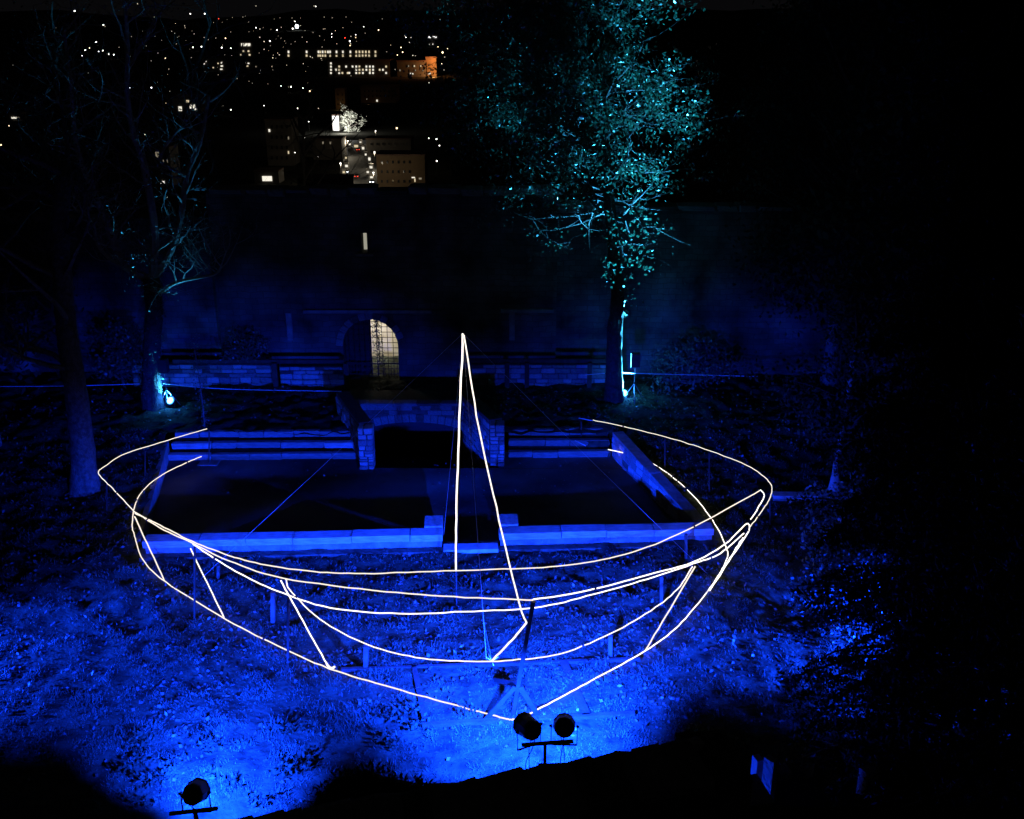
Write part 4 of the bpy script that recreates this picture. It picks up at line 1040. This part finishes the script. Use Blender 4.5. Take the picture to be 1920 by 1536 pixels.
# ------------------------------------------------------------------ grass and fallen leaves
def grass():
    n = 620000
    x = NP.uniform(-15, 13, n); y = NP.uniform(13.2, 30, n)
    keep = NP.random(n) < np.clip(1.15 - (y - 14) / 7, .22, 1)
    keep &= ~(in_court(x, y) | ((x > XL(y) - .2) & (x < XR(y) + .3) & (y > Yf(x) - .45) & (y < 31)))
    dn = .5 + .75 * vnoise(x, y + 40, .30) + .3 * vnoise(x + 50, y, 1.1)
    fine = np.clip((16.5 - np.abs(y - 13.5 + .1 * np.abs(x))) / 16, 0, 1)
    keep &= NP.random(n) < np.clip(dn, .12, 1)
    x, y = x[keep], y[keep]; n = len(x); z = height(x, y) - .01
    hgt = NP.uniform(.025, .075, n) * (1 + .7 * vnoise(x, y + 40, .3)); a = NP.uniform(0, 6.283, n); wd = NP.uniform(.006, .015, n)
    lx, ly = NP.normal(0, .55, n) * hgt, NP.normal(0, .55, n) * hgt
    V = np.empty((n, 3, 3))
    V[:, 0] = np.stack([x + np.cos(a) * wd, y + np.sin(a) * wd, z], 1); V[:, 1] = np.stack([x - np.cos(a) * wd, y - np.sin(a) * wd, z], 1)
    V[:, 2] = np.stack([x + lx, y + ly, z + hgt], 1)
    np_mesh('grass', V.reshape(-1, 3), np.arange(n * 3).reshape(n, 3), M['grass'], kind='stuff')
    n = 42000
    x = NP.uniform(-17, 14, n); y = 13.5 + 20.5 * NP.random(n) ** 1.25
    k = ~in_pass(x, y) & ~((y > Yf(x) - .4) & (y < 31) & (x > XL(y) - .2) & (x < XR(y) + .3)) & (NP.random(n) < (.4 + .4 * vnoise(x, y, 2.0) + .5 * vnoise(x, y, .35)) * np.clip((y - 14) / 3, .15, 1))
    x, y = x[k], y[k]
    P = np.stack([x, y, height(x, y) + .03], 1)
    leaves('fallen_leaves', P, .10, .07, M['leaf_litter'], kind='stuff', flat=.55)
    xc = NP.uniform(-9.8, 3.5, 700); yc = NP.uniform(23.2, 28.8, 700); k = (xc < XR(yc) - .3) & (NP.random(700) < .35 + .6 * (xc > 0))
    P = np.stack([xc[k], yc[k], np.full(k.sum(), COURT_Z + .03)], 1)
    leaves('court_leaves', P, .08, .055, M['leaf_litter'], kind='stuff', flat=True)
grass()

# ------------------------------------------------------------------ the city beyond
unit = MB().box((0, 0, 0), (1, 1, 1))
def unit_mesh(m):
    me = bpy.data.meshes.new('box_piece'); me.from_pydata(unit.v, [], unit.f); me.materials.append(m); return me
WIN = {k: unit_mesh(E[k]) for k in ('win_white', 'win_cream', 'win_dim', 'sign')}
WINDARK = unit_mesh(M['glass_dark'])
def building(label, x0, x1, y0, y1, Y, wins, mwall='city_wall', roof=True, dark_grid=None, depth=None):
    """a far building: pixel extent x0..x1, roof line y0, foot y1 at distance Y; wins = (px, py, w, h, kind)"""
    Y = min(Y * 1.6, max(Y * .55, city_hit((x0 + x1) / 2, y1).y)) if Y > 350 else Y
    a, b = PY(x0, y1, Y), PY(x1, y0, Y); dp = depth or (b.x - a.x) * .5
    base = Vector(((a.x + b.x) / 2, Y, a.z)); t = thing('building', label, 'building', base)
    low = min(a.z, hz(base.x, Y)) - 2
    MB().box((base.x, Y + dp / 2, (low + b.z) / 2), (b.x - a.x, dp, b.z - low)).build('wall', M[mwall], t, base)
    if roof: MB().box((base.x, Y + dp / 2, b.z + .25 * Y / 400), ((b.x - a.x) * 1.03, dp * 1.03, .5 * Y / 400)).build('roof', M['city_roof'], t, base)
    for (px, py, ww, hh, kd) in wins:
        c = PY(px, py, Y - .02 * Y / 100); s = c.y / cp / FPX * cp * 1.0
        s = (c.y * cp + (CAM_Z - c.z) * sp) / FPX
        inst('window', WIN[kd] if kd in WIN else WINDARK, c, (ww * s, .012 * Y / 10, hh * s), 0, t, base)
    t['far'] = Y
    return t
W, Cc, Dm = 'win_white', 'win_cream', 'win_dim'
def grid(x0, x1, nx, y0, y1, ny, w, h): return [(x0 + (x1 - x0) * i / (nx - 1), y0 + (y1 - y0) * j / (ny - 1), w, h, 'dark') for i in range(nx) for j in range(ny)]
rw = []
for px in (541, 575, 597, 600.5, 605, 610, 615, 619, 631, 643, 657, 668, 674, 680, 686, 692, 704):
    rw.append((px, 97.5, 2.6, 4.2, Cc if px % 2 < 1 else W))
    if R.random() < .8: rw.append((px, 104.5, 2.8, 3.6, Cc))
building('long office block with two rows of lit windows on the horizon', 536, 712, 92, 112, 1900, rw, depth=60)
rw = []
lit = {119: (620.6,), 125: (620.6, 636, 649, 661, 668, 674, 687, 693.5, 699.5, 724), 131: (630, 636, 668, 674, 680.5, 693.5, 699.5, 712, 718, 620.6, 687), 137: (620.6, 636, 642, 652, 655, 668, 674, 680.5, 693.5, 699.5, 724)}
for py, xs_ in lit.items():
    for px in xs_: rw.append((px, py, 2.8, 3.2, W if R.random() < .7 else Cc))
building('apartment block with a grid of scattered lit windows', 615, 730, 114, 144, 1400, rw, depth=50)
building('dim block with few lit windows beside the orange building', 745, 800, 116, 144, 1380, [(766, 124, 1.6, 3, Dm), (777, 124, 2, 3, Cc), (750, 132, 1.8, 3, Dm), (770, 138, 2, 2.2, W), (774, 138.5, 2, 2.2, W), (789, 124, 1.8, 2.4, Cc), (793, 132, 1.5, 2.4, Dm), (779, 132, 1.6, 2.4, Dm)], depth=40)
ob = building('narrow building floodlit orange on the right of the city', 799, 818, 109, 144, 1350, [(805, 121.5, 4.5, 1.6, 'dark'), (805, 128, 4.5, 1.6, 'dark'), (805, 138, 5, 2.6, W)], 'city_ochre', depth=25)
building('block with a bright white roof sign above the orange building', 798, 824, 67, 90, 2300, [(810, 70, 17, 2.6, 'sign'), (806, 83, 2.5, 2, W), (811, 83, 2.5, 2, W)], depth=30)
building('white floodlit house front in the middle of the city', 624, 635, 217, 246, 760, [(629.5, 231, 10.5, 26, 'sign')], 'city_pale', depth=14)  # front glows through a panel; its lighting is put into the colour
building('faint ochre tenement behind the white floodlit house', 677, 742, 164, 194, 950, grid(684, 736, 8, 171, 180, 2, 2.2, 3.4) + [(707, 189, 2.5, 3.4, W), (690, 195, 1.8, 1.8, Cc)], 'city_ochre', depth=30)
building('faint ochre gable left of the ochre tenement', 630, 646, 168, 205, 900, grid(634, 642, 2, 178, 196, 3, 1.8, 3), 'city_ochre', depth=12)
building('grey apartment house with dim floors left of the street', 503, 545, 226, 312, 560, grid(510, 538, 4, 238, 296, 4, 3.2, 6) + [(505, 245, 3, 5, W), (541, 259, 2, 5, Dm), (541, 286, 2, 5, Cc)], 'city_wall', depth=16)
building('low ochre house with brownish front right of the street', 708, 796, 292, 352, 430, grid(716, 768, 6, 304, 340, 3, 3.2, 5) + [(775, 333, 6, 2, W), (778, 338, 2, 6, Cc), (788, 335, 5, 3, Dm), (757, 322, 1.6, 4, Dm)], 'city_ochre', depth=16)
building('brown block behind the low ochre house', 688, 770, 262, 292, 520, grid(696, 762, 7, 270, 284, 2, 3, 4), 'city_wall', depth=16)
building('plain dark house front left of the street', 588, 640, 262, 300, 520, [(620, 268, 3, 4, Dm), (606, 268, 3, 4, Dm)], 'city_wall', depth=14)
building('dark house with one warm lit door at its foot', 560, 652, 338, 372, 330, [(607.5, 357, 3.5, 5, W), (610, 358, 3, 4, Cc)], 'city_wall', depth=12)
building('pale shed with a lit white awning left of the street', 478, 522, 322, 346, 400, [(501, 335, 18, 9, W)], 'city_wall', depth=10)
building('dim house with lit doorway among the left trees', 286, 316, 278, 350, 480, [(305, 342, 7, 5, W), (296, 290, 8, 10, Dm), (310, 302, 8, 6, Dm)], 'city_wall', depth=12)
building('house row with warm lit shop fronts among the left trees', 325, 375, 180, 212, 800, [(338, 204, 6, 8, W), (361, 200, 10, 7, W), (352, 190, 5, 4, Cc), (367, 205, 4, 3, W)], 'city_wall', depth=16)
building('hall with a bright row of upper windows on the horizon left', 448, 474, 80, 106, 1800, [(455, 84, 5, 5, W), (461, 84, 5, 5, W), (467, 84, 5, 5, W), (457, 96, 3, 3, Cc), (466, 96, 3, 3, Cc), (468, 103, 3, 3, Cc), (441 + 10, 103, 2.5, 3, Cc)], depth=30)
building('low block with clustered lit windows left of the hall', 380, 424, 108, 134, 1600, [(386, 115, 2, 2.4, W), (383, 120, 2, 2, W), (416, 118, 3, 2.6, W), (416, 124, 4, 2.4, W), (415, 130, 4, 2, W), (400, 127, 2, 2, Cc), (409, 119, 2, 2, Cc)], depth=30)
building('grey apartment slab with small lit windows right of the city lights', 462, 500, 110, 134, 1500, [(463 + 3, 119, 3, 2, W), (440 + 24, 124, 3, 2, Cc), (480, 125, 2, 2, Dm)], depth=30)
building('terrace of pale cottages at the far left among twigs', 18, 40, 214, 228, 700, [(24, 221, 4, 3, W), (29, 221, 4, 3, W), (34, 221, 4, 3, Cc)], 'city_wall', depth=8)

# city lamps: a lantern on a post, each a thing of its own
def lamp_mesh(k, r):
    mb = MB(); mb.lathe((0, 0, 0), (0, 0, 1), [(0, .6 * r), (.5 * r, r), (1.3 * r, r), (1.8 * r, .3 * r)], 6)
    me = bpy.data.meshes.new('lantern'); me.from_pydata(mb.v, [], mb.f); me.materials.append(E[k]); return me
LM = {k: lamp_mesh(k, 1.0) for k in ('lamp_white', 'lamp_warm', 'lamp_faint', 'lamp_red', 'lamp_big')}
pm_ = bpy.data.meshes.new('post'); _b = MB().tube([(0, 0, -1), (0, 0, 0)], .06, 5); pm_.from_pydata(_b.v, [], _b.f); pm_.materials.append(M['iron'])
def city_lamp(px, py, size, kind, label, group):
    p = city_hit(px, py, 6.0); s = size * p.y / FPX * .5
    t = thing('street_lamp', label, 'street lamp', p - Vector((0, 0, 6)), group)
    o = inst('lantern', LM[kind], p, (s, s, s), 0, t, p - Vector((0, 0, 6)))
    o = inst('post', pm_, p, (1 + s, 1 + s, 6), 0, t, p - Vector((0, 0, 6)))
z1 = [(140, 22, 3, 'lamp_white'), (194, 48, 2.6, 'lamp_white'), (278, 61, 3, 'lamp_white'), (283, 55, 2.5, 'lamp_warm'), (357, 27, 2.4, 'lamp_white'), (384, 27, 2.8, 'lamp_white'), (405, 36.6, 2.2, 'lamp_red'), (410, 36, 2, 'lamp_red'),
      (519, 57.6, 3, 'lamp_white'), (480, 53, 2, 'lamp_white'), (549, 55, 3, 'lamp_white'), (180, 80, 3.5, 'lamp_white'), (160, 95, 2.6, 'lamp_white'), (168, 91, 2, 'lamp_warm'), (185, 98, 2.6, 'lamp_white'), (193, 96, 2.6, 'lamp_white'), (205, 103, 3.4, 'lamp_white'), (213, 104, 3, 'lamp_white'), (155, 106, 3, 'lamp_white'),
      (362, 90, 2.6, 'lamp_white'), (378, 89, 2.8, 'lamp_white'), (416, 90.5, 2.8, 'lamp_white'), (433, 91.5, 2.2, 'lamp_white'), (423, 73, 2.6, 'lamp_warm'), (506, 78, 2.6, 'lamp_white'), (505, 114, 4, 'lamp_white'), (310, 110, 2.4, 'lamp_warm'), (236, 136, 2, 'lamp_white'), (243, 165.5, 2.6, 'lamp_white'), (284, 165.5, 2.6, 'lamp_white'), (312, 195, 2.4, 'lamp_warm'),
      (433, 207, 2.6, 'lamp_white'), (495, 199, 1.8, 'lamp_white'), (546, 163, 2, 'lamp_white'), (581, 172, 3, 'lamp_warm'), (527, 162, 1.6, 'lamp_white'), (237, 203, 2, 'lamp_warm'), (237, 248, 2, 'lamp_white'), (272, 253, 2, 'lamp_warm'), (320, 255, 2.4, 'lamp_warm'), (314, 370, 2, 'lamp_white'), (2, 273, 3, 'lamp_warm'), (17, 237, 2.4, 'lamp_warm'),
      (656, 78.6, 3, 'lamp_white'), (656.5, 86.5, 2.2, 'lamp_warm'), (710, 57.8, 3, 'lamp_warm'), (647, 72, 2, 'lamp_red'), (667, 66, 1.6, 'lamp_white'), (667, 71, 1.6, 'lamp_warm'), (622, 64, 1.6, 'lamp_white'), (622, 70, 1.6, 'lamp_white'), (682, 51, 1.8, 'lamp_white'), (758, 58, 1.8, 'lamp_white'), (761, 71, 2, 'lamp_white'), (780, 74, 1.6, 'lamp_white'), (816, 56, 1.8, 'lamp_white'),
      (830, 100, 4, 'lamp_warm'), (839, 92.5, 2.6, 'lamp_warm'), (821, 89, 2.4, 'lamp_warm'), (833, 113, 2.4, 'lamp_warm'), (828, 121, 2.6, 'lamp_warm'), (752, 90, 2.4, 'lamp_warm'), (755, 99, 2.6, 'lamp_warm'), (745, 104, 2, 'lamp_warm'), (546, 164.5, 2.4, 'lamp_white'), (568, 166, 1.8, 'lamp_white'), (744, 242, 4, 'lamp_warm'), (804, 260, 2, 'lamp_white'), (818.5, 262, 3, 'lamp_white'), (819, 303, 3, 'lamp_white'),
      (824, 274, 2.4, 'lamp_white'), (553, 41, 2, 'lamp_white'), (592, 13, 2, 'lamp_white'), (589, 12, 1.6, 'lamp_faint'), (480, 12, 1.6, 'lamp_faint'), (258, 8, 1.8, 'lamp_faint'), (597, 204, 2, 'lamp_faint'), (579, 229, 2, 'lamp_white'), (579, 208, 1.8, 'lamp_white'), (558, 204, 2, 'lamp_white'), (635, 260, 1.8, 'lamp_white'), (627, 260, 1.6, 'lamp_white'), (596, 295, 2, 'lamp_white'), (553, 287, 2, 'lamp_white'), (571, 259, 2.2, 'lamp_white')]
LB = {'lamp_white': ('small white lamp among the distant city lights', 'white city lamps'), 'lamp_warm': ('small warm yellow lamp among the distant city lights', 'warm city lamps'),
      'lamp_faint': ('faint tiny lamp on the dark hillside beyond the city', 'faint city lamps'), 'lamp_red': ('small red signal lamp among the distant city lights', 'red city lamps')}
for px, py, s, k in z1: city_lamp(px, py, s * .8, k, *LB[k])
city_lamp(557, 53, 6.5, 'lamp_big', 'brightest bluish white floodlight mast on the city horizon', 'big city floodlights')
rr = random.Random(99)
for i in range(150):
    px = rr.gauss(470, 200); py = 30 + abs(rr.gauss(0, 1)) * 75
    if 0 < px < 850 and py < 330: city_lamp(px, py, rr.uniform(.5, 1.1), 'lamp_faint', *LB['lamp_faint'])
for i in range(40):
    px = rr.uniform(480, 835); py = rr.gauss(105, 26)
    if 55 < py < 160: city_lamp(px, py, rr.uniform(1.0, 1.8), 'lamp_faint', 'small dim yellow lamp between the lit city blocks', 'dim lamps between the city blocks')
# lamps that light something: orange front, street, city tree
def plight(name, p, e, col, r=.5):
    l = bpy.data.lights.new(name, 'POINT'); l.energy = e; l.color = col; l.shadow_soft_size = r
    o = bpy.data.objects.new(name, l); COL.objects.link(o); o.location = p; return o
def wash(label_part, px, py, off, e, col):
    for o in [q for q in COL.objects if q.get('category') == 'building' and label_part in q['label']]:
        p = PY(px, py, o['far'] - off); l = plight('facade_lamp', (0, 0, 0), e, col, off * .05); l.parent = o; l.location = p - o.location
wash('floodlit orange', 812, 114, 10, 26000, (1, .36, .10)); wash('floodlit orange', 812, 142, 10, 16000, (1, .45, .14))
wash('faint ochre tenement', 690, 196, 14, 420, (1, .55, .28)); wash('faint ochre gable', 638, 204, 10, 600, (1, .62, .25))
wash('grey apartment house', 520, 300, 16, 60, (1, .75, .45)); wash('low ochre house', 725, 352, 12, 50, (1, .72, .35))
plight('tree_lamp', city_hit(651, 250) + Vector((-1, -9, 5)), 30000, (1, .97, .9), 1)
# lit tree beside the white house
b = city_hit(656, 248); t = thing('street_tree', 'tree lit brilliant white beside the floodlit house in the city', 'tree', b); mb = MB()
mb.tube([b - Vector((0, 0, 4)), b + Vector((0, 0, 8))], [.5, .2], 6)
P = []
for k in range(26):
    c = b + Vector((R.gauss(0, 3.6), R.gauss(0, 2), 6 + R.gauss(0, 4))); mb.tube([b + Vector((0, 0, 3)), c], [.2, .06], 4, cap=False)
    for _ in range(60): P.append((c.x + R.gauss(0, 1), c.y + R.gauss(0, 1), c.z + R.gauss(0, 1)))
mb.build('trunk', M['bark'], t, b); leaves('crown', P, .9, .5, mat('pale_leaves', (.5, .52, .45), .6, var=.2), t, b)  # crown leaves in a pale grey-green tone
# street with cars
s0, s1 = PY(668, 362, 395), PY(684, 268, 620); z0 = hz(0, 400) + .06
sv = []
for p, wd in ((Vector((s0.x, 340, 0)), 9), (Vector((s0.x, 395, 0)), 9), (Vector((s1.x, 620, 0)), 9)):
    sv += [(p.x - wd, p.y, hz(p.x, p.y) + .1), (p.x + wd, p.y, hz(p.x, p.y) + .1)]
struct(MB().add(sv, [(0, 1, 3, 2), (2, 3, 5, 4)]).build('city_street', M['asphalt']))
for i, (yy, e) in enumerate(((398, 3600), (430, 3400), (475, 3000), (530, 3000), (590, 2600))):
    tt = (yy - 395) / 225; x = s0.x + (s1.x - s0.x) * tt + (-7 if i % 2 else 7)
    b = Vector((x, yy, hz(x, yy))); t = thing('street_lamp', ['street lamp nearest the castle on the bright city street', 'second street lamp up the bright city street on its left', 'third street lamp up the bright city street on its right', 'fourth street lamp up the bright city street on its left', 'farthest street lamp of the bright city street'][i], 'street lamp', b)
    MB().tube([b, b + Vector((0, 0, 7.6))], [.14, .09], 6).build('post', M['iron'], t, b)
    MB().lathe(b + Vector((0, 0, 7.6)), (0, 0, 1), [(0, .12), (.15, .3), (.35, .32), (.5, .08)], 8).build('lantern', E['lamp_white'], t, b)
    o = plight('street_light', (0, -.2, 7.2), e, (1, .86, .62), .3); o.parent = t
for k, (px, py, wd, hh, kd) in enumerate(((650, 318, 5, 4, W), (645, 330, 4, 3, Cc), (693, 306, 4, 5, W), (696, 322, 5, 4, W), (690, 331, 4, 3, W), (655, 276, 5, 3, W), (668, 280, 7, 4, Cc), (681, 284, 4, 4, W), (676, 272, 3, 2, W), (697, 341, 5, 3, W), (649, 303, 3, 3, Cc), (686, 296, 3, 3, W))):
    p = city_hit(px, py); p.z = hz(p.x, p.y); s_ = p.y / FPX
    t = thing('glow_hut', 'small hut with a glowing pane added along the bright city street', 'kiosk', p, 'glowing huts along the city street')
    MB().box(p + Vector((0, .9, 1.5)), (wd * s_ + .6, 1.6, 3.0)).build('hut', M['city_pale'], t, p)  # added huts whose glowing panes give the street its sparkle
    inst('glow_pane', WIN[kd], p + Vector((0, .02, 1.5)), (wd * s_, .1, min(2.6, hh * s_)), 0, t, p)
def car(label, x, y, rz, m, front, group='cars on the city street'):
    b = Vector((x, y, hz(x, y) + .12)); t = thing('parked_car', label, 'car', b); q = Quaternion((0, 0, 1), rz)
    def part(nm, mt, boxes):
        mb = MB()
        for c, s in boxes: mb.box(b + q @ Vector(c), s, rz)
        mb.build(nm, mt, t, b)
    part('body', m, [((0, 0, .55), (1.75, 4.2, .55)), ((0, 0, .86), (1.7, 4.0, .08))])
    mb = MB(); pr = [(-1.3, .9), (-.75, 1.45), (.55, 1.45), (1.15, .9)]
    v = [tuple(b + q @ Vector((sx, yy, zz))) for sx in (-.78, .78) for yy, zz in pr]
    mb.add(v, [(0, 1, 2, 3), (7, 6, 5, 4), (0, 4, 5, 1), (1, 5, 6, 2), (2, 6, 7, 3), (0, 3, 7, 4)]); mb.build('cabin', M['glass_dark'], t, b)
    for sx in (-.85, .85):
        for sy in (-1.35, 1.35):
            MB().lathe(b + q @ Vector((sx - .1, sy, .32)), q @ Vector((1, 0, 0)), [(0, .3), (.02, .32), (.18, .32), (.2, .3)], 10).build('wheel', M['tyre'], t, b)
    for sx in (-.6, .6):
        MB().box(b + q @ Vector((sx, -2.12, .62)), (.42, .06, .26), rz).build('headlight' if front else 'tail_light', E['lamp_big'] if front else E['lamp_red'], t, b)
xx = lambda yy, off: s0.x + (s1.x - s0.x) * (yy - 395) / 225 + off
for lb, y, off, m, fr_ in (('car with red tail lights on the near end of the city street', 396, -1.4, 'car_dark', False), ('silver car with white headlights on the near end of the street', 397, 2.6, 'car_light', True),
    ('pale car with glowing tail lights behind the first cars', 408, 4.4, 'car_light', False), ('dark car with headlights on the left side of the street', 418, -5.6, 'car_dark', True),
    ('pale car parked half way up the right side of the street', 428, 6.0, 'car_light', True), ('dark car with red lights half way up the street', 446, -.8, 'car_dark', False),
    ('pale car with headlights far up the left side of the street', 462, -5.8, 'car_light', True), ('small car with headlights near the top of the street', 545, 2.5, 'car_light', True), ('small dark car with tail lights near the top of the street', 560, -2.5, 'car_dark', False)):
    car(lb, xx(y, off), y, R.uniform(-.04, .04), M[m], fr_)
